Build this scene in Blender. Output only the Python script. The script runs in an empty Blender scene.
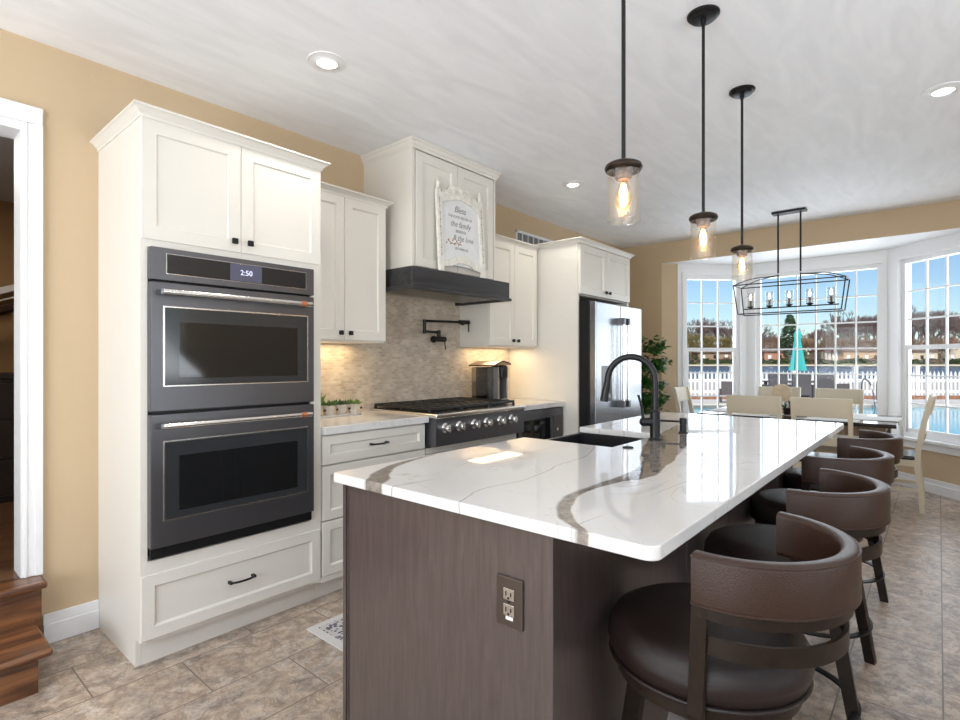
import bpy, bmesh, math, random
from mathutils import Vector, Matrix
R = math.radians
PI = math.pi
random.seed(7)
C = bpy.context.scene.collection
SC = bpy.context.scene
CAMH = 1.285
YAW = 0.7083
# ---------------------------------------------------------------- camera
cam = bpy.data.cameras.new('camera'); cam.sensor_fit = 'HORIZONTAL'; cam.sensor_width = 36
cam.lens = 535.7 * 36 / 960; cam.clip_start = .02; cam.clip_end = 2000
co = bpy.data.objects.new('camera', cam); C.objects.link(co)
co.location = (0, 0, CAMH); co.rotation_euler = (R(90), 0, YAW); SC.camera = co
cam.shift_y = 0.5 / 960
# ---------------------------------------------------------------- world, sun, exposure
w = bpy.data.worlds.new('world'); SC.world = w; w.use_nodes = True
nt = w.node_tree; nt.nodes.clear()
wo = nt.nodes.new('ShaderNodeOutputWorld'); bg = nt.nodes.new('ShaderNodeBackground')
sky = nt.nodes.new('ShaderNodeTexSky'); sky.sky_type = 'NISHITA'; sky.sun_disc = False
sky.sun_elevation = R(43); sky.sun_rotation = R(150); sky.air_density = 1.0; sky.dust_density = .25; sky.ozone_density = 1.4
sky.altitude = 50
tint = nt.nodes.new('ShaderNodeMix'); tint.data_type = 'RGBA'; tint.blend_type = 'MULTIPLY'; tint.inputs[0].default_value = 1
tint.inputs[7].default_value = (.84, .96, 1.08, 1)
nt.links.new(sky.outputs[0], tint.inputs[6]); nt.links.new(tint.outputs[2], bg.inputs[0]); bg.inputs[1].default_value = .115
nt.links.new(bg.outputs[0], wo.inputs[0])
sun = bpy.data.lights.new('sun', 'SUN'); sun.energy = 4.6; sun.angle = R(.6); sun.color = (1, .94, .84)
so = bpy.data.objects.new('sun', sun); C.objects.link(so)
# sun stands behind the house, high on the camera's left
so.rotation_euler = Vector((-.28, .68, -.68)).to_track_quat('-Z', 'Y').to_euler()
SC.view_settings.view_transform = 'Standard'; SC.view_settings.look = 'None'
SC.view_settings.gamma = 1; SC.view_settings.use_curve_mapping = False
SC.view_settings.exposure = 0.0

def area(name, loc, tgt, sx, sy, watts, col=(1, 1, 1), spread=180):
    l = bpy.data.lights.new(name, 'AREA'); l.shape = 'RECTANGLE'; l.size = sx; l.size_y = sy
    l.energy = watts; l.color = col; l.spread = R(spread)
    o = bpy.data.objects.new(name, l); C.objects.link(o); o.location = loc
    o.rotation_euler = (Vector(tgt) - Vector(loc)).to_track_quat('-Z', 'Y').to_euler()
    return o
# added fill lamps behind and beside the camera, aimed up to brighten the ceiling
COOL = (.86, .93, 1)
area('rear_ceiling_fill', (-.9, -2.46, 1.45), (-.9, .2, 3.6), 3.0, 1.9, 168, COOL)
area('side_ceiling_fill', (2.40, 1.0, 1.45), (1.0, 1.2, 4.2), 3.4, 1.6, 105, COOL)
# daylight at the three bay windows, just outside the glass
area('bay_window_daylight', (-1.075, 7.33, 1.43), (-1.075, 0, 1.43), 1.16, 1.74, 27, COOL)
area('bay_window_daylight', (-2.235, 6.975, 1.43), (-2.235 + 3, 6.975 - 3, 1.43), .62, 1.74, 13, COOL)
area('bay_window_daylight', (.075, 6.91, 1.43), (.075 - 3, 6.91 - 3, 1.43), .62, 1.74, 13, COOL)

# ---------------------------------------------------------------- materials
MATS = {}
def nodes(name):
    m = bpy.data.materials.new(name); m.use_nodes = True
    return m, m.node_tree, m.node_tree.nodes['Principled BSDF'], m.node_tree.links
def mat(name, col, rough=.5, metal=0, bump=0, bscale=60, vary=0, vscale=4, coat=0, spec=.5, stretch=None, alpha=None):
    if name in MATS: return MATS[name]
    m, t, b, L = nodes(name)
    b.inputs['Base Color'].default_value = (*col, 1); b.inputs['Roughness'].default_value = rough
    b.inputs['Metallic'].default_value = metal; b.inputs['Coat Weight'].default_value = coat
    b.inputs['Coat Roughness'].default_value = .1
    b.inputs['Specular IOR Level'].default_value = spec
    tc = t.nodes.new('ShaderNodeTexCoord'); mp = t.nodes.new('ShaderNodeMapping')
    L.new(tc.outputs['Object'], mp.inputs[0])
    if stretch: mp.inputs['Scale'].default_value = stretch
    if vary:
        n = t.nodes.new('ShaderNodeTexNoise'); n.inputs['Scale'].default_value = vscale; n.inputs['Detail'].default_value = 5
        L.new(mp.outputs[0], n.inputs[0])
        r = t.nodes.new('ShaderNodeValToRGB'); L.new(n.outputs[0], r.inputs[0])
        r.color_ramp.elements[0].position = .3; r.color_ramp.elements[1].position = .7
        r.color_ramp.elements[0].color = (*[max(0, c * (1 - vary)) for c in col], 1)
        r.color_ramp.elements[1].color = (*[min(1, c * (1 + vary)) for c in col], 1)
        L.new(r.outputs[0], b.inputs['Base Color'])
    if bump:
        n2 = t.nodes.new('ShaderNodeTexNoise'); n2.inputs['Scale'].default_value = bscale; n2.inputs['Detail'].default_value = 3
        L.new(mp.outputs[0], n2.inputs[0])
        bp = t.nodes.new('ShaderNodeBump'); bp.inputs['Strength'].default_value = bump; bp.inputs['Distance'].default_value = .01
        L.new(n2.outputs[0], bp.inputs['Height']); L.new(bp.outputs[0], b.inputs['Normal'])
    MATS[name] = m
    return m
def emis(name, col, st):
    m, t, b, L = nodes(name)
    b.inputs['Base Color'].default_value = (*col, 1)
    b.inputs['Emission Color'].default_value = (*col, 1); b.inputs['Emission Strength'].default_value = st
    return m
def glass(name, tint=(1, 1, 1), refl=.06, seeds=0, rough=.02):
    m = bpy.data.materials.new(name); m.use_nodes = True; t = m.node_tree; t.nodes.clear(); L = t.links
    o = t.nodes.new('ShaderNodeOutputMaterial'); mx = t.nodes.new('ShaderNodeMixShader')
    tr = t.nodes.new('ShaderNodeBsdfTransparent'); gl = t.nodes.new('ShaderNodeBsdfGlossy')
    tr.inputs[0].default_value = (*tint, 1); gl.inputs['Roughness'].default_value = rough
    lwt = t.nodes.new('ShaderNodeLayerWeight'); lwt.inputs['Blend'].default_value = .5
    pw = t.nodes.new('ShaderNodeMath'); pw.operation = 'POWER'; pw.inputs[1].default_value = 5
    L.new(lwt.outputs['Facing'], pw.inputs[0])
    ma = t.nodes.new('ShaderNodeMath'); ma.operation = 'MULTIPLY_ADD'; ma.inputs[1].default_value = .5; ma.inputs[2].default_value = refl
    ma.use_clamp = True
    L.new(pw.outputs[0], ma.inputs[0]); fac = ma.outputs[0]
    if seeds:
        tc = t.nodes.new('ShaderNodeTexCoord'); v = t.nodes.new('ShaderNodeTexVoronoi'); v.inputs['Scale'].default_value = 150
        L.new(tc.outputs['Object'], v.inputs['Vector'])
        lt = t.nodes.new('ShaderNodeMath'); lt.operation = 'LESS_THAN'; lt.inputs[1].default_value = .28
        L.new(v.outputs['Distance'], lt.inputs[0])
        m2 = t.nodes.new('ShaderNodeMath'); m2.operation = 'MULTIPLY'; m2.inputs[1].default_value = seeds
        L.new(lt.outputs[0], m2.inputs[0])
        ad = t.nodes.new('ShaderNodeMath'); ad.operation = 'ADD'; ad.use_clamp = True
        L.new(fac, ad.inputs[0]); L.new(m2.outputs[0], ad.inputs[1]); fac = ad.outputs[0]
    L.new(fac, mx.inputs[0]); L.new(tr.outputs[0], mx.inputs[1]); L.new(gl.outputs[0], mx.inputs[2])
    L.new(mx.outputs[0], o.inputs[0])
    return m
def nn(t, kind, **kw):
    n = t.nodes.new(kind)
    for k, v in kw.items(): setattr(n, k, v)
    return n
def wood(name, c1, c2, rough=.4, axis='Z', scale=1.0, coat=0):
    if name in MATS: return MATS[name]
    m, t, b, L = nodes(name)
    tc = t.nodes.new('ShaderNodeTexCoord'); mp = t.nodes.new('ShaderNodeMapping')
    s = {'X': (1.2, 14, 14), 'Y': (14, 1.2, 14), 'Z': (14, 14, 1.2)}[axis]
    mp.inputs['Scale'].default_value = [q * scale for q in s]
    L.new(tc.outputs['Object'], mp.inputs[0])
    n = t.nodes.new('ShaderNodeTexNoise'); n.inputs['Scale'].default_value = 1.6; n.inputs['Detail'].default_value = 8; n.inputs['Distortion'].default_value = .8
    L.new(mp.outputs[0], n.inputs[0])
    r = t.nodes.new('ShaderNodeValToRGB'); r.color_ramp.elements[0].position = .34; r.color_ramp.elements[1].position = .68
    r.color_ramp.elements[0].color = (*c1, 1); r.color_ramp.elements[1].color = (*c2, 1)
    L.new(n.outputs[0], r.inputs[0]); L.new(r.outputs[0], b.inputs['Base Color'])
    b.inputs['Roughness'].default_value = rough; b.inputs['Coat Weight'].default_value = coat; b.inputs['Coat Roughness'].default_value = .22
    MATS[name] = m
    return m

def floor_tile():
    m, t, b, L = nodes('floor_tile_stone')
    g = t.nodes.new('ShaderNodeNewGeometry'); mp = t.nodes.new('ShaderNodeMapping')
    mp.vector_type = 'POINT'; mp.inputs['Rotation'].default_value = (0, 0, R(90)); 
    L.new(g.outputs['Position'], mp.inputs[0])
    sx = t.nodes.new('ShaderNodeSeparateXYZ'); L.new(g.outputs['Position'], sx.inputs[0])
    cx = t.nodes.new('ShaderNodeCombineXYZ')
    a1 = nn(t, 'ShaderNodeMath', operation='ADD'); a1.inputs[1].default_value = 20 * .63 - 1.221
    a2 = nn(t, 'ShaderNodeMath', operation='ADD'); a2.inputs[1].default_value = 30 * .3075 - .012
    L.new(sx.outputs['Y'], a1.inputs[0]); L.new(sx.outputs['X'], a2.inputs[0])
    L.new(a1.outputs[0], cx.inputs['X']); L.new(a2.outputs[0], cx.inputs['Y'])
    br = t.nodes.new('ShaderNodeTexBrick'); L.new(cx.outputs[0], br.inputs['Vector'])
    br.inputs['Scale'].default_value = 1; br.inputs['Brick Width'].default_value = .63; br.inputs['Row Height'].default_value = .3075
    br.inputs['Mortar Size'].default_value = .0028; br.inputs['Mortar Smooth'].default_value = .1; br.offset = .5
    br.inputs['Color1'].default_value = (0, 0, 0, 1); br.inputs['Color2'].default_value = (1, 1, 1, 1)
    # each tile shifts the stone pattern
    vm = nn(t, 'ShaderNodeVectorMath', operation='MULTIPLY_ADD')
    vm.inputs[1].default_value = (3, 5, 2); L.new(br.outputs['Color'], vm.inputs[0]); L.new(g.outputs['Position'], vm.inputs[2])
    mp2 = t.nodes.new('ShaderNodeMapping'); mp2.inputs['Scale'].default_value = (1.5, 1.0, 1); mp2.inputs['Rotation'].default_value = (0, 0, .5)
    L.new(vm.outputs[0], mp2.inputs[0])
    n1 = t.nodes.new('ShaderNodeTexNoise'); n1.inputs['Scale'].default_value = 3.6; n1.inputs['Detail'].default_value = 12; n1.inputs['Roughness'].default_value = .76; n1.inputs['Distortion'].default_value = 1.3
    L.new(mp2.outputs[0], n1.inputs[0])
    r = t.nodes.new('ShaderNodeValToRGB'); e = r.color_ramp.elements
    e[0].position = .30; e[0].color = (.13, .10, .085, 1); e[1].position = .74; e[1].color = (.70, .62, .54, 1)
    for p, c in ((.38, (.30, .245, .205)), (.46, (.47, .40, .34)), (.53, (.50, .395, .30)), (.60, (.56, .50, .44))):
        x = e.new(p); x.color = (*c, 1)
    L.new(n1.outputs[0], r.inputs[0])
    n3 = t.nodes.new('ShaderNodeTexNoise'); n3.inputs['Scale'].default_value = 16; n3.inputs['Detail'].default_value = 6; n3.inputs['Roughness'].default_value = .7
    L.new(vm.outputs[0], n3.inputs[0])
    r3 = t.nodes.new('ShaderNodeValToRGB'); r3.color_ramp.elements[0].position = .34; r3.color_ramp.elements[1].position = .62
    r3.color_ramp.elements[0].color = (.56, .54, .54, 1); r3.color_ramp.elements[1].color = (1.08, 1.06, 1.04, 1)
    L.new(n3.outputs[0], r3.inputs[0])
    ml = nn(t, 'ShaderNodeMix', data_type='RGBA', blend_type='MULTIPLY'); ml.inputs[0].default_value = 1
    L.new(r.outputs[0], ml.inputs[6]); L.new(r3.outputs[0], ml.inputs[7])
    n4 = t.nodes.new('ShaderNodeTexNoise'); n4.inputs['Scale'].default_value = 8; n4.inputs['Detail'].default_value = 12; n4.inputs['Roughness'].default_value = .74; n4.inputs['Distortion'].default_value = .7
    L.new(vm.outputs[0], n4.inputs[0])
    s4 = nn(t, 'ShaderNodeMath', operation='SUBTRACT'); s4.inputs[1].default_value = .5; L.new(n4.outputs[0], s4.inputs[0])
    a4 = nn(t, 'ShaderNodeMath', operation='ABSOLUTE'); L.new(s4.outputs[0], a4.inputs[0])
    r4 = t.nodes.new('ShaderNodeValToRGB'); r4.color_ramp.elements[0].position = 0; r4.color_ramp.elements[1].position = .035
    r4.color_ramp.elements[0].color = (.72, .66, .62, 1); r4.color_ramp.elements[1].color = (1, 1, 1, 1); L.new(a4.outputs[0], r4.inputs[0])
    m4 = nn(t, 'ShaderNodeMix', data_type='RGBA', blend_type='MULTIPLY'); m4.inputs[0].default_value = 1
    L.new(ml.outputs[2], m4.inputs[6]); L.new(r4.outputs[0], m4.inputs[7])
    s5 = nn(t, 'ShaderNodeMath', operation='SUBTRACT'); s5.inputs[1].default_value = .57; L.new(n4.outputs[0], s5.inputs[0])
    a5 = nn(t, 'ShaderNodeMath', operation='ABSOLUTE'); L.new(s5.outputs[0], a5.inputs[0])
    r5 = t.nodes.new('ShaderNodeValToRGB'); r5.color_ramp.elements[0].position = 0; r5.color_ramp.elements[1].position = .02
    r5.color_ramp.elements[0].color = (.38, .38, .38, 1); r5.color_ramp.elements[1].color = (0, 0, 0, 1); L.new(a5.outputs[0], r5.inputs[0])
    m5 = nn(t, 'ShaderNodeMix', data_type='RGBA'); L.new(r5.outputs[0], m5.inputs[0]); L.new(m4.outputs[2], m5.inputs[6]); m5.inputs[7].default_value = (.66, .60, .54, 1)
    mx = nn(t, 'ShaderNodeMix', data_type='RGBA')
    L.new(br.outputs['Fac'], mx.inputs[0]); L.new(m5.outputs[2], mx.inputs[6]); mx.inputs[7].default_value = (.16, .13, .11, 1)
    L.new(mx.outputs[2], b.inputs['Base Color'])
    b.inputs['Roughness'].default_value = .36
    inv = nn(t, 'ShaderNodeMath', operation='SUBTRACT'); inv.inputs[0].default_value = 1; L.new(br.outputs['Fac'], inv.inputs[1])
    ad = nn(t, 'ShaderNodeMath', operation='MULTIPLY_ADD'); ad.inputs[1].default_value = .25
    L.new(n3.outputs[0], ad.inputs[0]); L.new(inv.outputs[0], ad.inputs[2])
    bp = t.nodes.new('ShaderNodeBump'); bp.inputs['Strength'].default_value = .35; bp.inputs['Distance'].default_value = .003
    L.new(ad.outputs[0], bp.inputs['Height']); L.new(bp.outputs[0], b.inputs['Normal'])
    return m

def mosaic():
    m, t, b, L = nodes('mosaic_tile')
    g = t.nodes.new('ShaderNodeNewGeometry'); sx = t.nodes.new('ShaderNodeSeparateXYZ'); cx = t.nodes.new('ShaderNodeCombineXYZ')
    L.new(g.outputs['Position'], sx.inputs[0]); L.new(sx.outputs['Y'], cx.inputs['X']); L.new(sx.outputs['Z'], cx.inputs['Y'])
    br = t.nodes.new('ShaderNodeTexBrick'); L.new(cx.outputs[0], br.inputs['Vector'])
    br.inputs['Scale'].default_value = 1; br.inputs['Brick Width'].default_value = .042; br.inputs['Row Height'].default_value = .0185
    br.inputs['Mortar Size'].default_value = .0016; br.inputs['Mortar Smooth'].default_value = .3
    br.inputs['Color1'].default_value = (.50, .42, .335, 1); br.inputs['Color2'].default_value = (.66, .585, .49, 1)
    br.inputs['Mortar'].default_value = (.62, .56, .48, 1)
    n = t.nodes.new('ShaderNodeTexNoise'); n.inputs['Scale'].default_value = 9; L.new(g.outputs['Position'], n.inputs[0])
    r = t.nodes.new('ShaderNodeValToRGB'); r.color_ramp.elements[0].position = .35; r.color_ramp.elements[1].position = .65
    r.color_ramp.elements[0].color = (.86, .84, .82, 1); r.color_ramp.elements[1].color = (1.06, 1.05, 1.03, 1); L.new(n.outputs[0], r.inputs[0])
    ml = nn(t, 'ShaderNodeMix', data_type='RGBA', blend_type='MULTIPLY'); ml.inputs[0].default_value = 1
    L.new(br.outputs['Color'], ml.inputs[6]); L.new(r.outputs[0], ml.inputs[7]); L.new(ml.outputs[2], b.inputs['Base Color'])
    b.inputs['Roughness'].default_value = .3
    bp = t.nodes.new('ShaderNodeBump'); bp.inputs['Strength'].default_value = .4; bp.inputs['Distance'].default_value = .002; bp.invert = True
    L.new(br.outputs['Fac'], bp.inputs['Height']); L.new(bp.outputs[0], b.inputs['Normal'])
    return m

def quartz():
    m, t, b, L = nodes('veined_quartz')
    g = t.nodes.new('ShaderNodeNewGeometry')
    wn = t.nodes.new('ShaderNodeTexNoise'); wn.inputs['Scale'].default_value = 7; wn.inputs['Detail'].default_value = 6
    L.new(g.outputs['Position'], wn.inputs[0])
    wv = nn(t, 'ShaderNodeVectorMath', operation='SUBTRACT'); wv.inputs[1].default_value = (.5, .5, .5); L.new(wn.outputs['Color'], wv.inputs[0])
    ws = nn(t, 'ShaderNodeVectorMath', operation='MULTIPLY_ADD'); ws.inputs[1].default_value = (.034, .034, 0)
    L.new(wv.outputs[0], ws.inputs[0]); L.new(g.outputs['Position'], ws.inputs[2])
    sp = t.nodes.new('ShaderNodeSeparateXYZ'); L.new(ws.outputs[0], sp.inputs[0])
    def m_(op, a, bb, clamp=False):
        q = nn(t, 'ShaderNodeMath', operation=op); q.use_clamp = clamp
        for i, v in enumerate((a, bb)):
            if isinstance(v, (int, float)): q.inputs[i].default_value = v
            else: L.new(v, q.inputs[i])
        return q.outputs[0]
    Y0, Y1 = .9, 3.9; X0, X1 = -1.6, -.4
    ny = m_('DIVIDE', m_('SUBTRACT', sp.outputs['Y'], Y0), Y1 - Y0)
    def fc(pts):
        c = t.nodes.new('ShaderNodeFloatCurve'); cv = c.mapping.curves[0]
        P = [((y - Y0) / (Y1 - Y0), (x - X0) / (X1 - X0)) for y, x in pts]
        cv.points[0].location = P[0]; cv.points[1].location = P[-1]
        for p in P[1:-1]: cv.points.new(*p)
        c.mapping.update(); L.new(ny, c.inputs['Value'])
        return m_('ADD', m_('MULTIPLY', c.outputs[0], X1 - X0), X0)
    def band(inn, out, soft=.012):
        a = m_('DIVIDE', m_('SUBTRACT', sp.outputs['X'], fc(inn)), soft, True)
        bb = m_('DIVIDE', m_('SUBTRACT', fc(out), sp.outputs['X']), soft, True)
        return m_('MULTIPLY', a, bb)
    def line(pts, wd):
        d = m_('ABSOLUTE', m_('SUBTRACT', sp.outputs['X'], fc(pts)), 0)
        return m_('SUBTRACT', 1, m_('DIVIDE', d, wd, True), True)
    inn = [(.9, -.54), (1.014, -.598), (1.10, -.695), (1.238, -.776), (1.39, -.79), (1.72, -.79), (2.1, -.93), (2.42, -1.03), (2.9, -1.12), (3.4, -1.2), (3.9, -1.22)]
    out = [(.9, -.47), (1.0, -.537), (1.1, -.634), (1.23, -.72), (1.35, -.748), (1.5, -.735), (1.63, -.69), (1.82, -.715), (2.24, -.80), (2.7, -.9), (3.2, -1.0), (3.9, -1.05)]
    inn2 = [(.9, -1.32), (1.006, -1.345), (1.123, -1.43), (1.26, -1.49), (1.43, -1.52), (1.8, -1.56), (3.9, -1.6)]
    out2 = [(.9, -1.22), (1.06, -1.277), (1.163, -1.382), (1.283, -1.453), (1.5, -1.512), (1.8, -1.56), (3.9, -1.6)]
    bands = m_('MAXIMUM', band(inn, out), band(inn2, out2))
    t1 = line([(.9, -.9), (1.043, -.956), (1.166, -.998), (1.387, -.98), (1.629, -1.022), (1.8, -1.037), (2.3, -1.2), (3.9, -1.4)], .0035)
    t2 = line([(.9, -.62), (1.5, -.60), (1.9, -.58), (2.4, -.70), (3.0, -.62), (3.9, -.8)], .003)
    t3 = line([(.9, -1.28), (1.2, -1.2), (1.45, -1.3), (1.9, -1.25), (2.6, -1.4), (3.9, -1.5)], .005)
    t4 = line([(.9, -.50), (1.0, -.58), (1.1, -.68), (1.24, -.762), (1.37, -.775), (1.6, -.742), (1.9, -.80), (2.4, -.9), (2.8, -1.0), (3.9, -1.1)], .004)
    t5 = line([(.9, -.48), (1.0, -.545), (1.1, -.64), (1.23, -.724), (1.35, -.75), (1.5, -.737), (1.63, -.692), (1.82, -.717), (2.24, -.802), (2.7, -.9), (3.9, -1.05)], .006)
    tn = t.nodes.new('ShaderNodeTexNoise'); tn.inputs['Scale'].default_value = 3.5; tn.inputs['Detail'].default_value = 2; L.new(g.outputs['Position'], tn.inputs[0])
    fade = m_('MULTIPLY', m_('SUBTRACT', tn.outputs[0], .38), 5, True)
    thin = m_('MAXIMUM', m_('MAXIMUM', t1, m_('MULTIPLY', t2, fade)), m_('MULTIPLY', t3, fade))
    # faint generic veins everywhere
    nv = t.nodes.new('ShaderNodeTexNoise'); nv.inputs['Scale'].default_value = 1.9; nv.inputs['Detail'].default_value = 7; nv.inputs['Distortion'].default_value = 1.6
    L.new(g.outputs['Position'], nv.inputs[0])
    vv = m_('SUBTRACT', 1, m_('DIVIDE', m_('ABSOLUTE', m_('SUBTRACT', nv.outputs[0], .5), 0), .008, True), True)
    vv = m_('MULTIPLY', m_('MULTIPLY', vv, fade), .45)
    gn = t.nodes.new('ShaderNodeTexNoise'); gn.inputs['Scale'].default_value = 22; gn.inputs['Detail'].default_value = 12; gn.inputs['Roughness'].default_value = .8; gn.inputs['Distortion'].default_value = .5; L.new(g.outputs['Position'], gn.inputs[0])
    gr = t.nodes.new('ShaderNodeValToRGB'); gr.color_ramp.elements[0].position = .33; gr.color_ramp.elements[1].position = .66
    gr.color_ramp.elements[0].color = (.05, .042, .036, 1); gr.color_ramp.elements[1].color = (.37, .32, .275, 1); L.new(gn.outputs[0], gr.inputs[0])
    base = t.nodes.new('ShaderNodeValToRGB'); base.color_ramp.elements[0].color = (.66, .64, .62, 1); base.color_ramp.elements[1].color = (.76, .75, .74, 1)
    L.new(tn.outputs[0], base.inputs[0])
    def mixc(f, a, bb):
        x = nn(t, 'ShaderNodeMix', data_type='RGBA'); L.new(f, x.inputs[0]); L.new(a, x.inputs[6])
        if isinstance(bb, tuple): x.inputs[7].default_value = (*bb, 1)
        else: L.new(bb, x.inputs[7])
        return x.outputs[2]
    c = mixc(vv, base.outputs[0], (.38, .33, .28))
    c = mixc(m_('MULTIPLY', bands, .97), c, gr.outputs[0])
    c = mixc(m_('MULTIPLY', t5, .8), c, (.80, .76, .70))
    c = mixc(m_('MULTIPLY', m_('MAXIMUM', thin, m_('MULTIPLY', t4, .0)), .75), c, (.25, .21, .18))
    L.new(c, b.inputs['Base Color'])
    b.inputs['Roughness'].default_value = .035; b.inputs['Specular IOR Level'].default_value = .62
    return m

def wallpaint(name, col):
    return mat(name, col, .75, bump=.12, bscale=220, vary=.02, vscale=1.2)

def ceil_mat():
    m, t, b, L = nodes('ceiling_swirl_plaster')
    g = t.nodes.new('ShaderNodeNewGeometry'); mp = t.nodes.new('ShaderNodeMapping')
    mp.inputs['Scale'].default_value = (3.2, .8, 1); mp.inputs['Rotation'].default_value = (0, 0, .7)
    L.new(g.outputs['Position'], mp.inputs[0])
    n = t.nodes.new('ShaderNodeTexNoise'); n.inputs['Scale'].default_value = 2.6; n.inputs['Detail'].default_value = 6; n.inputs['Distortion'].default_value = 1.2
    L.new(mp.outputs[0], n.inputs[0])
    r = t.nodes.new('ShaderNodeValToRGB'); r.color_ramp.elements[0].position = .34; r.color_ramp.elements[1].position = .64
    r.color_ramp.elements[0].color = (.86, .87, .89, 1); r.color_ramp.elements[1].color = (.93, .94, .96, 1)
    L.new(n.outputs[0], r.inputs[0]); L.new(r.outputs[0], b.inputs['Base Color'])
    bp = t.nodes.new('ShaderNodeBump'); bp.inputs['Strength'].default_value = .12; bp.inputs['Distance'].default_value = .02
    L.new(n.outputs[0], bp.inputs['Height']); L.new(bp.outputs[0], b.inputs['Normal'])
    b.inputs['Roughness'].default_value = .6
    return m

M_CAB = mat('cream_cabinet_paint', (.76, .725, .66), .38)
M_WALL = wallpaint('beige_wall_paint', (.57, .43, .275))
M_WHITE = mat('white_trim_paint', (.84, .84, .84), .35)
M_CEIL = ceil_mat()
M_FLOOR = floor_tile()
M_MOSAIC = mosaic()
M_QUARTZ = quartz()
M_OAK = wood('oak_tread_wood', (.06, .018, .005), (.25, .10, .034), .32, 'Y', 1.1, .3)
M_ESP = wood('espresso_cabinet_wood', (.056, .040, .038), (.080, .060, .057), .36, 'Z', 3.2, 1.0)
M_BLACK = mat('matte_black_metal', (.012, .012, .013), .38, .4)
M_BRONZE = mat('dark_bronze_metal', (.045, .032, .024), .35, .8)
M_SLATE = mat('dark_slate_steel', (.14, .138, .148), .33, .8, stretch=(1, 1, 1))
M_SLATE2 = mat('slate_steel_light', (.22, .23, .25), .28, .9)
M_CHROME = mat('brushed_stainless', (.78, .77, .75), .22, 1)
M_OVGLASS = mat('black_oven_glass', (.008, .009, .010), .06, spec=.7)
M_OVGLASS2 = mat('smoked_oven_glass', (.03, .033, .036), .12, spec=.7)
M_LEATHER = mat('brown_leather', (.036, .016, .010), .34, bump=.25, bscale=420, spec=.42)
M_SEATLEA = mat('dark_brown_leather', (.013, .007, .006), .27, bump=.3, bscale=420, spec=.45)
M_STOOLM = mat('stool_bronze_metal', (.020, .012, .008), .38, .4, vary=.25, vscale=40)
M_CHAIR = mat('cream_chair_paint', (.66, .58, .44), .45)
M_TABLE = mat('dark_table_wood', (.035, .025, .02), .15)
M_TLEG = wood('table_leg_wood', (.20, .13, .08), (.34, .23, .15), .5, 'Z')
M_GLASS = glass('window_glass', (1, 1, 1), .008)
M_SEEDED = glass('seeded_glass', (1, .985, .96), .05, .30, .25)
M_CLEAR = glass('clear_glass', (.95, .95, .95), .08)
M_BULB = emis('warm_filament_glow', (1, .66, .30), 36)
M_BULBG = glass('amber_bulb_glass', (1, .86, .66), .08)
M_CAN = emis('downlight_lens_glow', (1, .96, .9), 7)

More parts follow.
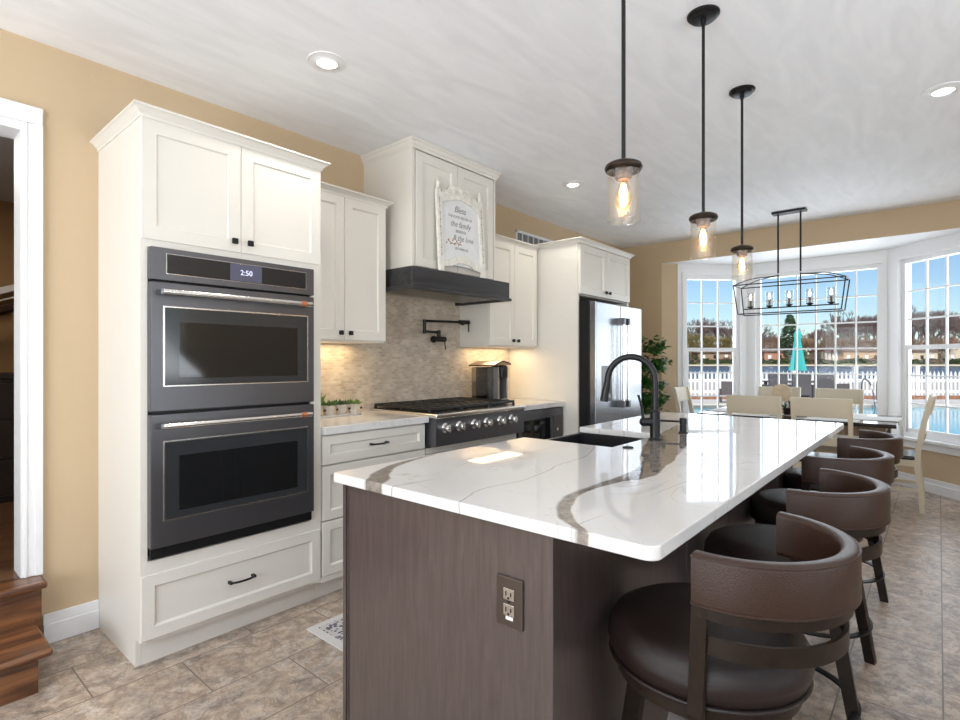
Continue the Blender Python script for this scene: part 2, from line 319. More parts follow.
# ---------------------------------------------------------------- mesh builder
def cr(pts, n=8, closed=False):
    P = [Vector(p) for p in pts]; out = []
    k = len(P); rng = range(k if closed else k - 1)
    for i in rng:
        if closed: a, b, c, d = P[(i - 1) % k], P[i], P[(i + 1) % k], P[(i + 2) % k]
        else: a, b, c, d = P[max(i - 1, 0)], P[i], P[i + 1], P[min(i + 2, k - 1)]
        for j in range(n):
            t = j / n
            out.append(.5 * ((2 * b) + (c - a) * t + (2 * a - 5 * b + 4 * c - d) * t * t + (3 * b - a - 3 * c + d) * t ** 3))
    if not closed: out.append(P[-1])
    return out
class MB:
    def __init__(s, M=None): s.bm = bmesh.new(); s.M = M or Matrix(); s.wn = False
    def _add(s, vs, fs):
        v = [s.bm.verts.new(s.M @ Vector(p)) for p in vs]
        for f in fs:
            try: s.bm.faces.new([v[i] for i in f])
            except ValueError: pass
        return s
    def box(s, x0, x1, y0, y1, z0, z1, bev=0, seg=2):
        x0, x1 = min(x0, x1), max(x0, x1); y0, y1 = min(y0, y1), max(y0, y1); z0, z1 = min(z0, z1), max(z0, z1)
        b = bmesh.new(); bmesh.ops.create_cube(b, size=1)
        for v in b.verts:
            v.co = Vector(((x0 + x1) / 2 + v.co.x * (x1 - x0), (y0 + y1) / 2 + v.co.y * (y1 - y0), (z0 + z1) / 2 + v.co.z * (z1 - z0)))
        if bev: s.wn = True
        if bev: bmesh.ops.bevel(b, geom=b.edges[:], offset=min(bev, .49 * min(x1 - x0, y1 - y0, z1 - z0)), segments=seg, affect='EDGES', profile=.5)
        b.verts.index_update()
        s._add([v.co.copy() for v in b.verts], [[v.index for v in f.verts] for f in b.faces]); b.free(); return s
    def tube(s, path, r, seg=10, closed=False, caps=True, up=None):
        P = [Vector(p) for p in path]; n = len(P)
        rs = r if isinstance(r, (list, tuple)) else [r] * n
        tang = []
        for i in range(n):
            if closed: d = P[(i + 1) % n] - P[i - 1]
            else: d = P[min(i + 1, n - 1)] - P[max(i - 1, 0)]
            tang.append(d.normalized())
        nrm = Vector((0, 0, 1)) if abs(tang[0].z) < .9 else Vector((1, 0, 0))
        nrm = (nrm - tang[0] * nrm.dot(tang[0])).normalized()
        vs = []
        for i in range(n):
            nrm = (nrm - tang[i] * nrm.dot(tang[i])).normalized(); bi = tang[i].cross(nrm)
            for k in range(seg):
                a = 2 * PI * k / seg
                vs.append(P[i] + (nrm * math.cos(a) + bi * math.sin(a)) * rs[i])
        fs = []
        for i in range(n if closed else n - 1):
            j = (i + 1) % n
            for k in range(seg):
                k2 = (k + 1) % seg; fs.append([i * seg + k, i * seg + k2, j * seg + k2, j * seg + k])
        if caps and not closed:
            fs.append(list(range(seg))[::-1]); fs.append([(n - 1) * seg + k for k in range(seg)])
        return s._add(vs, fs)
    def bar(s, p0, p1, wx, wy, wx1=None, wy1=None):
        # rectangular bar between two points, wx wide in X, wy wide in Y (mostly vertical bars)
        wx1 = wx1 or wx; wy1 = wy1 or wy; vs = []
        for p, a, b in ((p0, wx, wy), (p1, wx1, wy1)):
            for sx, sy in ((-1, -1), (1, -1), (1, 1), (-1, 1)): vs.append((p[0] + sx * a / 2, p[1] + sy * b / 2, p[2]))
        return s._add(vs, [[3, 2, 1, 0], [4, 5, 6, 7], [0, 1, 5, 4], [1, 2, 6, 5], [2, 3, 7, 6], [3, 0, 4, 7]])
    def lathe(s, prof, c=(0, 0, 0), seg=32, axis='Z', caps=True):
        vs = []; c = Vector(c)
        for r, z in prof:
            for k in range(seg):
                a = 2 * PI * k / seg; p = (r * math.cos(a), r * math.sin(a), z)
                if axis == 'X': p = (z, r * math.cos(a), r * math.sin(a))
                if axis == 'Y': p = (r * math.sin(a), z, r * math.cos(a))
                vs.append(c + Vector(p))
        fs = []; n = len(prof)
        for i in range(n - 1):
            for k in range(seg):
                k2 = (k + 1) % seg; fs.append([i * seg + k, i * seg + k2, (i + 1) * seg + k2, (i + 1) * seg + k])
        if caps:
            if prof[0][0] > 1e-5: fs.append(list(range(seg))[::-1])
            if prof[-1][0] > 1e-5: fs.append([(n - 1) * seg + k for k in range(seg)])
        return s._add(vs, fs)
    def cyl(s, c, r, z0, z1, seg=24, axis='Z', bev=0):
        if bev: return s.lathe([(r - bev, z0), (r, z0 + bev), (r, z1 - bev), (r - bev, z1)], c, seg, axis)
        return s.lathe([(r, z0), (r, z1)], c, seg, axis)
    def prism(s, pts, z0, z1):
        n = len(pts)
        return s._add([(x, y, z0) for x, y in pts] + [(x, y, z1) for x, y in pts],
                      [list(range(n))[::-1], list(range(n, 2 * n))] + [[i, (i + 1) % n, n + (i + 1) % n, n + i] for i in range(n)])
    def sweep(s, prof, path, closed=False, caps=True):
        # prof: list of (offset along horizontal right-hand normal, z); path in XY with z
        P = [Vector(p) for p in path]; n = len(P); m = len(prof); vs = []
        for i in range(n):
            if closed: a, b = P[i - 1], P[(i + 1) % n]
            else: a, b = P[max(i - 1, 0)], P[min(i + 1, n - 1)]
            d1 = (P[i] - a); d2 = (b - P[i])
            if d1.length < 1e-9: d1 = d2
            if d2.length < 1e-9: d2 = d1
            d1 = d1.normalized(); d2 = d2.normalized()
            n1 = Vector((d1.y, -d1.x, 0)); n2 = Vector((d2.y, -d2.x, 0)); nn_ = (n1 + n2).normalized()
            k = 1 / max(.3, nn_.dot(n1))
            for o, z in prof: vs.append(P[i] + nn_ * (o * k) + Vector((0, 0, z)))
        fs = []
        for i in range(n if closed else n - 1):
            j = (i + 1) % n
            for q in range(m):
                q2 = (q + 1) % m; fs.append([i * m + q, j * m + q, j * m + q2, i * m + q2])
        if caps and not closed: fs.append(list(range(m))); fs.append([(n - 1) * m + q for q in range(m)][::-1])
        return s._add(vs, fs)
    def ball(s, c, r, sc=(1, 1, 1), seg=12):
        prof = [(max(1e-6, r * math.sin(PI * i / seg)) * 1, -r * math.cos(PI * i / seg) * sc[2]) for i in range(seg + 1)]
        return s.lathe(prof, c, seg * 2)
    def door(s, y0, y1, z0, z1, xb, xf, fr=.057, rec=.011, px=None):
        # shaker / raised-frame front facing +x
        i1 = fr; i2 = fr + .008
        def ring(o, x): return [(x, y0 + o, z0 + o), (x, y1 - o, z0 + o), (x, y1 - o, z1 - o), (x, y0 + o, z1 - o)]
        vs = ring(0, xb) + ring(0, xf - .002) + ring(.002, xf) + ring(i1, xf) + ring(i2, xf - rec)
        fs = [[3, 2, 1, 0]]
        for k in range(4):
            for q in range(4):
                q2 = (q + 1) % 4; fs.append([k * 4 + q, k * 4 + q2, (k + 1) * 4 + q2, (k + 1) * 4 + q])
        fs.append([16, 17, 18, 19])
        return s._add(vs, fs)
    def build(s, name, m, parent=None, smooth=True, origin=None, ang=35):
        if origin is None: origin = LOC.get(parent.name, (0, 0, 0)) if parent else (0, 0, 0)
        bmesh.ops.recalc_face_normals(s.bm, faces=s.bm.faces[:])
        bmesh.ops.translate(s.bm, verts=s.bm.verts[:], vec=-Vector(origin))
        if smooth:
            for f in s.bm.faces: f.smooth = True
            lim = R(ang)
            for e in s.bm.edges:
                if len(e.link_faces) == 2 and e.calc_face_angle(0) > lim: e.smooth = False
                elif len(e.link_faces) != 2: e.smooth = False
        me = bpy.data.meshes.new(name); s.bm.to_mesh(me); s.bm.free(); me.materials.append(m)
        o = bpy.data.objects.new(name, me); C.objects.link(o)
        if s.wn and smooth:
            wm = o.modifiers.new('weighted_normal', 'WEIGHTED_NORMAL'); wm.keep_sharp = True; wm.weight = 100
        if parent: o.parent = parent; LOC[o.name] = tuple(origin)
        else: o.location = origin
        return o
LOC = {}
def thing(name, label, cat, loc=(0, 0, 0), group=None, local=False):
    o = bpy.data.objects.new(name, None); C.objects.link(o); o.location = loc; o.empty_display_size = .05
    LOC[o.name] = (0, 0, 0) if local else tuple(loc)
    o['label'] = label; o['category'] = cat
    if group: o['group'] = group
    return o
def tag(o, label, cat, group=None, kind=None):
    o['label'] = label; o['category'] = cat
    if group: o['group'] = group
    if kind: o['kind'] = kind
    return o
def struct(o, label=None):
    o['kind'] = 'structure'
    if label: o['label'] = label
    return o
def kids(o): return [c for c in KIDS_ALL() if c.parent == o]
def KIDS_ALL(): return list(C.objects)
def copy_tree(o, parent=None):
    c = o.copy(); C.objects.link(c)
    if parent: c.parent = parent
    for ch in [q for q in o.children]: copy_tree(ch, c)
    return c

WX = -3.08; CE = 2.72; YB = 6.41
# ---------------------------------------------------------------- the room
struct(MB().box(WX - .15, 2.7, -2.75, YB + .12, -.12, 0).prism([(-2.72, YB), (-1.87, 7.32), (-.36, 7.32), (.5, YB)], -.12, -.0005).build('floor', M_FLOOR))
struct(MB().box(WX - .3, 2.85, -2.9, YB + .15, CE, CE + .2).build('ceiling', M_CEIL))
struct(MB().box(2.85, 4.3, -4.4, YB + .1, CE, CE + .12).build('sun_block_slab', mat('block_slab_white', (.8, .8, .8), .6)))  # unseen slab added to keep direct sun out of the side window
# left wall with doorway Y -.45...475, head 2.30
lw = MB().box(WX - .14, WX, -2.75, -.45, 0, CE).box(WX - .14, WX, -.45, .479, 2.302, CE).box(WX - .14, WX, .479, YB + .14, 0, CE)
lw.box(WX - .14, WX, -.45, .479, 0, .27)
struct(lw.build('wall_left', M_WALL))
# back wall around the bay opening (X -2.57 .. .344, header at 2.468)
bw = MB().box(WX, -2.57, YB, YB + .12, 0, CE).box(-2.57, .344, YB, YB + .12, 2.468, CE).box(.344, 2.7, YB, YB + .12, 0, CE)
struct(bw.build('wall_back', M_WALL))
# right wall with a wide window opening and rear wall with one
rw = MB().box(2.55, 2.7, -2.75, -.8, 0, CE).box(2.55, 2.7, 2.8, YB, 0, CE).box(2.55, 2.7, -.8, 2.8, 0, .5).box(2.55, 2.7, -.8, 2.8, 2.4, CE)
struct(rw.build('wall_right', M_WALL))
rr = MB().box(WX, -2.45, -2.75, -2.6, 0, CE).box(.65, 2.7, -2.75, -2.6, 0, CE).box(-2.45, .65, -2.75, -2.6, 0, .45).box(-2.45, .65, -2.75, -2.6, 2.45, CE)
struct(rr.build('wall_rear', M_WALL))

def winset(name, M, s0, s1, z0, z1, cols, rows, n0=.02, dh=False, fw=.045, mun=.016):
    """window: frame + muntins facing local x, depth along local y"""
    r = bpy.data.objects.new(name, None); C.objects.link(r); LOC[r.name] = (0, 0, 0); r['kind'] = 'structure'
    f = MB(M)
    f.box(s0 - fw, s0, n0, n0 + .07, z0 - fw, z1 + fw).box(s1, s1 + fw, n0, n0 + .07, z0 - fw, z1 + fw)
    f.box(s0, s1, n0, n0 + .07, z1, z1 + fw).box(s0, s1, n0, n0 + .07, z0 - fw, z0)
    f.build('window_frame', M_WHITE, r, origin=(0, 0, 0))
    g = MB(M); zm = (z0 + z1) / 2
    for i in range(1, cols):
        x = s0 + (s1 - s0) * i / cols; g.box(x - mun / 2, x + mun / 2, n0 + .03, n0 + .05, z0, z1)
    for i in range(1, rows):
        if dh and i == rows // 2: continue
        z = z0 + (z1 - z0) * i / rows; g.box(s0, s1, n0 + .0305, n0 + .0495, z - mun / 2, z + mun / 2)
    g.build('muntin_grid', M_WHITE, r, origin=(0, 0, 0))
    if dh:
        d = MB(M).box(s0, s1, n0 + .01, n0 + .055, zm - .022, zm + .022)
        for a in (s0, s1 - .028): d.box(a, a + .028, n0 + .012, n0 + .03, z0, zm)
        d.box(s0, s1, n0 + .012, n0 + .03, z0, z0 + .04)
        d.box((s0 + s1) / 2 - .04, (s0 + s1) / 2 + .04, n0 - .004, n0 + .012, zm + .0, zm + .014)
        d.build('sash', M_WHITE, r, origin=(0, 0, 0))
    MB(M).box(s0, s1, n0 + .038, n0 + .042, z0, z1).build('pane', M_GLASS, r, origin=(0, 0, 0))
    return r
def frame2d(ox, oy, dx, dy):
    l = math.hypot(dx, dy); dx /= l; dy /= l
    # local x along wall, local y outward (left of direction), z up
    return Matrix(((dx, -dy, 0, ox), (dy, dx, 0, oy), (0, 0, 1, 0), (0, 0, 0, 1)))
BZ = 2.468
segs = [('left', frame2d(-2.57, YB, 1, 1), 1.075, .33, .955, 1), ('center', frame2d(-1.81, 7.17, 1, 0), 1.394, .155, 1.303, 0), ('right', frame2d(-.416, 7.17, 1, -1), 1.075, .195, .82, 1)]
for i, (nm, M, ln, a, b, dh) in enumerate(segs):
    z0, z1 = .555, 2.285
    e0 = -.06 if nm != 'left' else 0; e1 = ln + (.06 if nm != 'right' else 0)
    q = MB(M).box(e0, e1, 0, .12, 0, z0 - .05)
    if nm == 'left': q.box(0, .2, 0, .12, z0 - .05, BZ)
    if nm == 'right': q.box(ln - .16, ln, 0, .12, z0 - .05, BZ)
    struct(q.build('wall_bay_' + nm, M_WALL))
    c0 = .2 if nm == 'left' else e0; c1 = ln - .16 if nm == 'right' else e1
    c = MB(M).box(c0, a - .045, -.006, .12, z0 - .05, BZ).box(b + .045, c1, -.006, .12, z0 - .05, BZ).box(a - .045, b + .045, -.006, .12, z1 + .045, BZ)
    # casing profile
    for u in (a - .075, b + .045): c.box(u, u + .03, -.02, -.0055, z0, z1 + .0445)
    c.box(a - .075, b + .075, -.02, -.006, z1 + .045, z1 + .075)
    struct(c.build('trim_%d' % (i + 1), M_WHITE))
    s = MB(M).box(c0 + .01, c1 - .01, -.06, .02, z0 - .075, z0 - .045, .006).box(c0 + .02, c1 - .02, -.022, -.0, z0 - .15, z0 - .075, .004)
    struct(s.build('trim_%d' % (i + 4), M_WHITE))
    winset('window_%d' % (i + 1), M, a, b, z0, z1, 3 if dh else 6, 6, dh=bool(dh))
    bb = MB(M).box(max(0, e0) + .0, min(e1, ln), -.016, 0, 0, .135, .004).box(0.0, ln, -.022, -.0005, 0, .09, .004)
    struct(bb.build('baseboard_bay_' + nm, M_WHITE))
struct(MB().prism([(-2.75, YB + .12), (-1.87, 7.33), (-.36, 7.33), (.53, YB + .12)], BZ, BZ + .12).prism([(-2.57, YB + .0), (-2.57, YB + .12), (.344, YB + .12), (.344, YB)], BZ - .004, BZ).build('ceiling_bay', M_WHITE))
struct(MB().box(WX, WX + .014, .553, .765, 0, .135, .004).box(WX, WX + .02, .553, .765, 0, .09, .004).build('baseboard_left', M_WHITE))
struct(MB().box(WX, -2.575, YB - .016, YB, 0, .135, .004).box(.35, 2.55, YB - .016, YB, 0, .135, .004).build('baseboard_back', M_WHITE))
struct(MB().box(2.534, 2.55, -2.6, YB - .02, 0, .135, .004).build('baseboard_right', M_WHITE))
winset('window_4', frame2d(2.55, 2.8, 0, -1), .1, 3.5, .55, 2.35, 8, 6, dh=True)
winset('window_5', frame2d(.65, -2.6, -1, 0), .1, 3.0, .5, 2.4, 8, 6, dh=True)
# doorway casing
dc = MB()
for a_, b_, e_ in ((.478, .552, .53), (-.527, -.453, -.527)):
    dc.box(WX, WX + .016, a_, b_, .325, 2.339, .003)
dc.box(WX + .015, WX + .023, .524, .5515, .325, 2.339, .002).box(WX + .015, WX + .020, .486, .497, .325, 2.339, .002)
dc.box(WX, WX + .016, -.527, .552, 2.340, 2.415, .003).box(WX + .015, WX + .023, -.527, .5515, 2.388, 2.4145, .002)
dc.box(WX - .14, WX + .010, .4755, .4779, .325, 2.301).box(WX - .15, WX + .010, -.4525, -.439, .325, 2.301).box(WX - .15, WX + .010, -.4525, .4775, 2.3015, 2.339)
struct(dc.build('door_1', M_WHITE))
# ---------------------------------------------------------------- hallway beyond the doorway
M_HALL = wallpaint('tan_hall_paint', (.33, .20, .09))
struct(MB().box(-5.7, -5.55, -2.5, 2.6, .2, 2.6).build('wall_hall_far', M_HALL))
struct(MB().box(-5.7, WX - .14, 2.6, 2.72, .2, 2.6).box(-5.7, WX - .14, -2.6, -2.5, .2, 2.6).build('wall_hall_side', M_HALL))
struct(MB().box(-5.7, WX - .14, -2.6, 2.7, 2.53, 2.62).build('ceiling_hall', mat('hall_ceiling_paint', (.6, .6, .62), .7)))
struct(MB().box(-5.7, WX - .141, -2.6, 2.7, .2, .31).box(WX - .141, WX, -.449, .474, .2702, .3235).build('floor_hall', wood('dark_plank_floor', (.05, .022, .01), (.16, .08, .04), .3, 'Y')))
hl = bpy.data.lights.new('hall_lamp_light', 'AREA'); hl.size = .6; hl.energy = 14; hl.color = (1, .86, .7)
ho = bpy.data.objects.new('hall_lamp_light', hl); C.objects.link(ho); ho.location = (-4.3, 0, 2.5)
# stair railing seen through the doorway
st = thing('stair_railing', 'white stair skirt with dark handrail and turned light wood balusters beyond the doorway', 'railing', (-5.4, .7, .31))
def raml(n): return n
b = MB()
for dz, th in ((0, .05), (-.055, .012)):
    b._add([(-5.50, -.9, 1.15 + dz), (-5.50, 1.3, 2.02 + dz), (-5.50, 1.3, 2.02 + dz + th), (-5.50, -.9, 1.15 + dz + th),
            (-5.40, -.9, 1.15 + dz), (-5.40, 1.3, 2.02 + dz), (-5.40, 1.3, 2.02 + dz + th), (-5.40, -.9, 1.15 + dz + th)],
           [[0, 1, 2, 3], [7, 6, 5, 4], [0, 4, 5, 1], [1, 5, 6, 2], [2, 6, 7, 3], [3, 7, 4, 0]])
b.build('skirt_board', M_WHITE, st)
MB().tube([(-5.30, -.9, 1.02), (-5.30, 1.3, 1.89)], .034, 10).build('handrail', mat('dark_handrail_wood', (.03, .012, .008), .3), st)
for yy in (.25, .52, .79, 1.06):
    z1 = 1.02 + (yy + .9) * .395
    MB().lathe([(.022, .31), (.022, .5), (.012, .54), (.021, .62), (.014, .8), (.011, z1 - .3), (.014, z1 - .12), (.018, z1 - .02)], (-5.30, yy, 0), 12).build('baluster', M_TLEG, st)
ds = thing('hall_dresser', 'dark wood chest standing in the hallway beyond the doorway', 'dresser', (-4.95, .55, .31))
MB().box(-5.2, -4.85, .2, 1.0, .31, 1.16, .01).build('body', mat('dark_chest_wood', (.02, .012, .01), .4), ds)
MB().box(-5.22, -4.83, .18, 1.02, 1.16, 1.20, .008).build('top', mat('dark_chest_wood', (.02, .012, .01), .4), ds)
for k in range(3): MB().box(-4.85, -4.835, .23, .97, .36 + k * .265, .60 + k * .265, .004).build('drawer', mat('dark_chest_wood', (.02, .012, .01), .4), ds)
# ---------------------------------------------------------------- oak steps
t = thing('oak_steps', 'two stained oak steps with nosed treads leading up to the white cased doorway', 'steps', (-2.85, 0, 0))
MB().box(WX + .001, -2.978, -.5, .532, 0, .296).build('riser', M_OAK, t)
MB().box(-2.976, -2.645, -.5, .462, 0, .145).build('riser', M_OAK, t)
MB().box(WX + .001, -2.945, -.53, .548, .294, .324, .010, 3).build('tread', M_OAK, t)
MB().box(-2.976, -2.60, -.53, .502, .143, .173, .012, 3).build('tread', M_OAK, t)

# ---------------------------------------------------------------- cabinet hardware
def knob(y, z, x, parent, name='knob'):
    MB().box(x + .012, x + .026, y - .0135, y + .0135, z - .0135, z + .0135, .004).cyl((0, y, z), .006, x, x + .013, 10, 'X').build(name, M_BLACK, parent)
def pull(y, z, x, parent, half=.055):
    q = MB()
    q.tube(cr([(x + .026, y - half, z), (x + .036, y - half * .4, z), (x + .036, y + half * .4, z), (x + .026, y + half, z)], 5), .0052, 8)
    for s in (-1, 1): q.box(x, x + .03, y + s * half - .007, y + s * half + .007, z - .006, z + .006, .002)
    q.build('handle', M_BLACK, parent)
def crown(path, z, parent, h=.045, out=.036, name='crown'):
    pr = [(-.012, 0), (.004, 0), (.006, .012), (.016, .022), (out * .6, h * .62), (out * .93, h * .8), (out, h * .82), (out, h), (-.012, h)]
    MB().sweep(pr, [(x, y, z) for x, y in path]).build(name, M_CAB, parent)

# ---------------------------------------------------------------- tall oven cabinet
FX = -2.49; Y0, Y1 = .765, 1.612
t = thing('oven_cabinet', 'tall cream painted cabinet housing the double wall oven', 'cabinet', (-2.8, 1.19, 0))
OB0, OB1, OZ0, OZ1 = .791, 1.549, .460, 1.757
b = MB().box(WX + .001, FX - .0062, Y0, Y0 + .02, .116, 2.30).box(WX + .001, FX - .0205, Y1 - .02, Y1, .116, 2.30).box(WX + .001, FX - .066, Y0, Y0 + .02, .0, .116).box(WX + .001, FX - .066, Y1 - .02, Y1, .0, .116)
b.box(WX + .001, FX - .021, Y0 + .02, Y1 - .02, .10, .42).box(WX + .001, FX - .021, Y0 + .02, Y1 - .02, 1.77, 2.30)
b.box(FX - .03, FX - .006, Y0 + .0202, OB0, .11, 2.30).box(FX - .03, FX - .006, OB1, Y1, .11, 2.30).box(FX - .03, FX - .006, OB0, OB1, .385, OZ0 - .012).box(FX - .03, FX - .006, OB0, OB1, OZ1 + .002, 2.30)
b.box(FX - .09, FX - .065, Y0 + .021, Y1 - .021, 0, .115)
b.build('body', M_CAB, t)
ym = 1.182
for a, e in ((Y0 + .001, ym - .002), (ym + .002, Y1 - .004)):
    d = MB().door(a, e, 1.79, 2.292, FX - .02, FX).build('door', M_CAB, t)
    knob(ym + (-.037 if a < 1 else .037), 1.838, FX, d)
d = MB().door(Y0 + .001, Y1 - .004, .122, .392, FX - .02, FX, .05).build('drawer', M_CAB, t)
pull(1.18, .262, FX, d)
crown([(WX + .001, Y0), (FX, Y0), (FX, Y1), (WX + .001, Y1)], 2.290, t, .045, .034)
# ---------------------------------------------------------------- double wall oven
t = thing('double_wall_oven', 'black slate double wall oven with stainless bar handles and a lit clock panel', 'oven', (-2.5, 1.2, .45))
X0 = FX + .004
MB().box(FX - .5, FX - .004, OB0 + .01, OB1 - .01, OZ0 + .005, OZ1 - .005).build('housing', M_BLACK, t)
def ovendoor(z0, z1, nm, wz0, wz1, hz):
    d = MB().box(FX - .004, X0 + .028, OB0, OB1, z0, z1, .004).build('door', M_SLATE, t)
    y0, y1 = OB0 + .052, OB1 - .042
    MB().box(X0 + .0272, X0 + .0300, y0 - .006, y1 + .006, wz0 - .006, wz1 + .006, .012).build('window_trim', M_CHROME, d)
    MB().box(X0 + .028, X0 + .0315, y0, y1, wz0, wz1, .01).build('outer_glass', M_OVGLASS2, d)
    MB().box(X0 + .0312, X0 + .0328, y0 + .055, y1 - .055, wz0 + .03, wz1 - .06, .003).build('inner_window', M_OVGLASS, d)
    q = MB().tube([(X0 + .078, OB0 + .028, hz), (X0 + .078, OB1 - .045, hz)], .0125, 16)
    q.build('handle', M_CHROME, d)
    for yy in (OB0 + .034, OB1 - .052): MB().box(X0 + .026, X0 + .078, yy - .012, yy + .012, hz - .011, hz + .011, .004).build('handle_bracket', M_SLATE2, d)
    MB().cyl((X0 + .078, 0, hz), .0129, OB1 - .105, OB1 - .075, 16, 'Y').build('copper_badge', mat('copper_badge', (.75, .28, .14), .3, .8), d)
ovendoor(1.072, 1.612, 'u', 1.180, 1.508, 1.568)
ovendoor(.505, 1.060, 'l', .618, .942, 1.014)
MB().box(FX - .004, X0 + .012, OB0 + .005, OB1 - .005, OZ0, .503).build('vent_trim', M_BLACK, t)
cp = MB().box(FX - .004, X0 + .028, OB0, OB1, 1.621, OZ1, .004).build('control_panel', M_SLATE, t)
MB().box(X0 + .0278, X0 + .030, OB0 + .058, OB1 - .047, 1.648, 1.734, .006).build('panel_rim', M_CHROME, cp)
MB().box(X0 + .0285, X0 + .031, OB0 + .060, OB1 - .049, 1.650, 1.732, .005).build('panel_glass', mat('control_glass', (.02, .02, .022), .12, spec=.6), cp)
MB().box(X0 + .031, X0 + .0316, 1.115, 1.265, 1.652, 1.730).build('display', mat('clock_display', (.10, .10, .15), .2), cp)
def text(body, size, M, m, parent, name='lettering', ext=.0006, shear=0, align='CENTER', sx=1):
    c = bpy.data.curves.new(name, 'FONT'); c.body = body; c.size = size; c.extrude = ext; c.align_x = align; c.align_y = 'CENTER'; c.shear = shear; c.resolution_u = 3
    tmp = bpy.data.objects.new('tmp', c); C.objects.link(tmp)
    dg = bpy.context.evaluated_depsgraph_get(); me = bpy.data.meshes.new_from_object(tmp.evaluated_get(dg))
    bpy.data.objects.remove(tmp)
    me.transform(M @ Matrix.Diagonal((sx, 1, 1, 1))); me.materials.clear(); me.materials.append(m); me.name = name
    o = bpy.data.objects.new(name, me); C.objects.link(o)
    if parent: o.parent = parent; me.transform(Matrix.Translation(-Vector(LOC.get(parent.name, (0, 0, 0)))))
    return o
def face_x(x, y, z):   # text facing +x, reading along +y
    return Matrix(((0, 0, 1, x), (1, 0, 0, y), (0, 1, 0, z), (0, 0, 0, 1)))
text('2:50', .034, face_x(X0 + .0322, 1.19, 1.691), emis('clock_digits', (.65, .68, .9), .7), cp)

# ---------------------------------------------------------------- wall cabinets
def wallcab(nm, label, y0, y1, z0, z1, xf, doors, crownz=.075, leftopen=True):
    t = thing(nm, label, 'cabinet', ((WX + xf) / 2, (y0 + y1) / 2, z0), 'cream wall cabinets beside the hood')
    b = MB().box(WX + .001, xf - .021, y0, y1, z0, z1).build('body', M_CAB, t)
    ym = (y0 + y1) / 2
    for a, e in ((y0 + .003, ym - .0015), (ym + .0015, y1 - .003)):
        d = MB().door(a, e, z0 + .012, z1, xf - .02, xf).build('door', M_CAB, t)
        knob(ym + (-.035 if a < ym - .01 else .035) * (1 if (a - y0) < .1 else 1), z0 + .055, xf, d)
    crown([(WX + .001, y0), (xf, y0), (xf, y1 - .012)] if leftopen else [(xf, y0 + .042), (xf, y1), (WX + .001, y1)], z1 - .006, t, .040, .036)
wallcab('wall_cabinet', 'two-door cream wall cabinet beside the double oven, above the succulents', Y1 + .004, 2.262, 1.398, 2.285, -2.745, 2, leftopen=False)
wallcab('wall_cabinet', 'two-door cream wall cabinet above the coffee maker', 3.325, 3.995, 1.398, 2.272, -2.745, 2)
# ---------------------------------------------------------------- hood
HX = -2.57; H0, H1 = 2.335, 3.185
t = thing('range_hood_cabinet', 'tall cream hood cabinet rising to the ceiling above the cooktop', 'hood', (-2.8, 2.76, 1.9))
MB().box(WX + .001, HX - .02, H0, H1, 1.885, CE - .001).box(HX - .02, HX - .004, H0, H0 + .02, 1.885, CE - .002).box(HX - .02, HX - .004, H1 - .02, H1, 1.885, CE - .002).build('body', M_CAB, t)
ym = (H0 + H1) / 2
for a, e in ((H0 + .03, ym - .002), (ym + .002, H1 - .03)):
    MB().door(a, e, 1.90, CE - .07, HX - .02, HX, .06).build('door', M_CAB, t)
crown([(WX + .001, H0), (HX, H0), (HX, H1), (WX + .001, H1)], CE - .062, t, .06, .03)
t = thing('range_hood_canopy', 'dark wood hood canopy band with steel baffle underside', 'hood', (-2.8, 2.76, 1.72))
CX = -2.515; c0, c1 = 2.285, 3.285
cw = wood('charcoal_hood_wood', (.012, .012, .013), (.04, .038, .04), .45, 'Y')
q = MB().box(CX - .03, CX, c0, c1, 1.742, 1.884, .003).box(WX + .001, CX - .03, c0, c0 + .02, 1.742, 1.884).box(WX + .001, CX - .03, c1 - .02, c1, 1.742, 1.884).box(WX + .001, CX - .03, c0 + .02, c1 - .02, 1.86, 1.883)
q.build('shell', cw, t)
MB().sweep([(-.004, 0), (.012, 0), (.012, .02), (-.004, .026)], [(WX + .001, c0, 1.742), (CX, c0, 1.742), (CX, c1, 1.742), (WX + .001, c1, 1.742)]).build('bottom_molding', cw, t)
q = MB().box(WX + .01, CX - .035, c0 + .022, c1 - .022, 1.762, 1.768)
for k in range(40):
    y = c0 + .05 + k * (c1 - c0 - .1) / 39; q.box(WX + .12, CX - .1, y - .004, y + .004, 1.752, 1.762)
q.build('baffle_filter', M_CHROME, t)
# ---------------------------------------------------------------- framed sign on the canopy
t = thing('framed_sign', 'whitewashed ornate framed sign with grey script leaning on the hood cabinet', 'sign', (CX - .02, 2.76, 1.884))
# local frame: y along wall, z up, leaning back
lean = Matrix.Translation((CX - .006, 2.768, 1.8845)) @ Matrix.Rotation(R(-3.5), 4, 'Y') @ Matrix.Diagonal((1, 1.0, 1.12, 1))
M_WW = mat('whitewashed_wood', (.80, .77, .70), .6, vary=.12, vscale=30)
MS = lean
b = MB(MS)
b.box(-.016, -.008, -.20, .20, .05, .47).build('panel', mat('sign_board_white', (.80, .80, .80), .6, vary=.04, vscale=14), t)
for s in (-1, 1):
    MB(MS).box(-.018, .006, s * .215 - .022, s * .215 + .022, 0, .50, .004).lathe([(.016, .50), (.012, .52), (.017, .535), (.004, .565), (.001, .57)], (-.006, s * .215, 0), 12).build('side_post', M_WW, t)
    q = MB(MS).box(.005, .0065, s * .215 - .002, s * .215 + .002, .09, .45)
    for k in range(9): q.ball((.007, s * .215, .10 + k * .042), .0045, seg=5)
    q.build('bead_trim', mat('worn_grey_bead', (.35, .32, .30), .6), t)
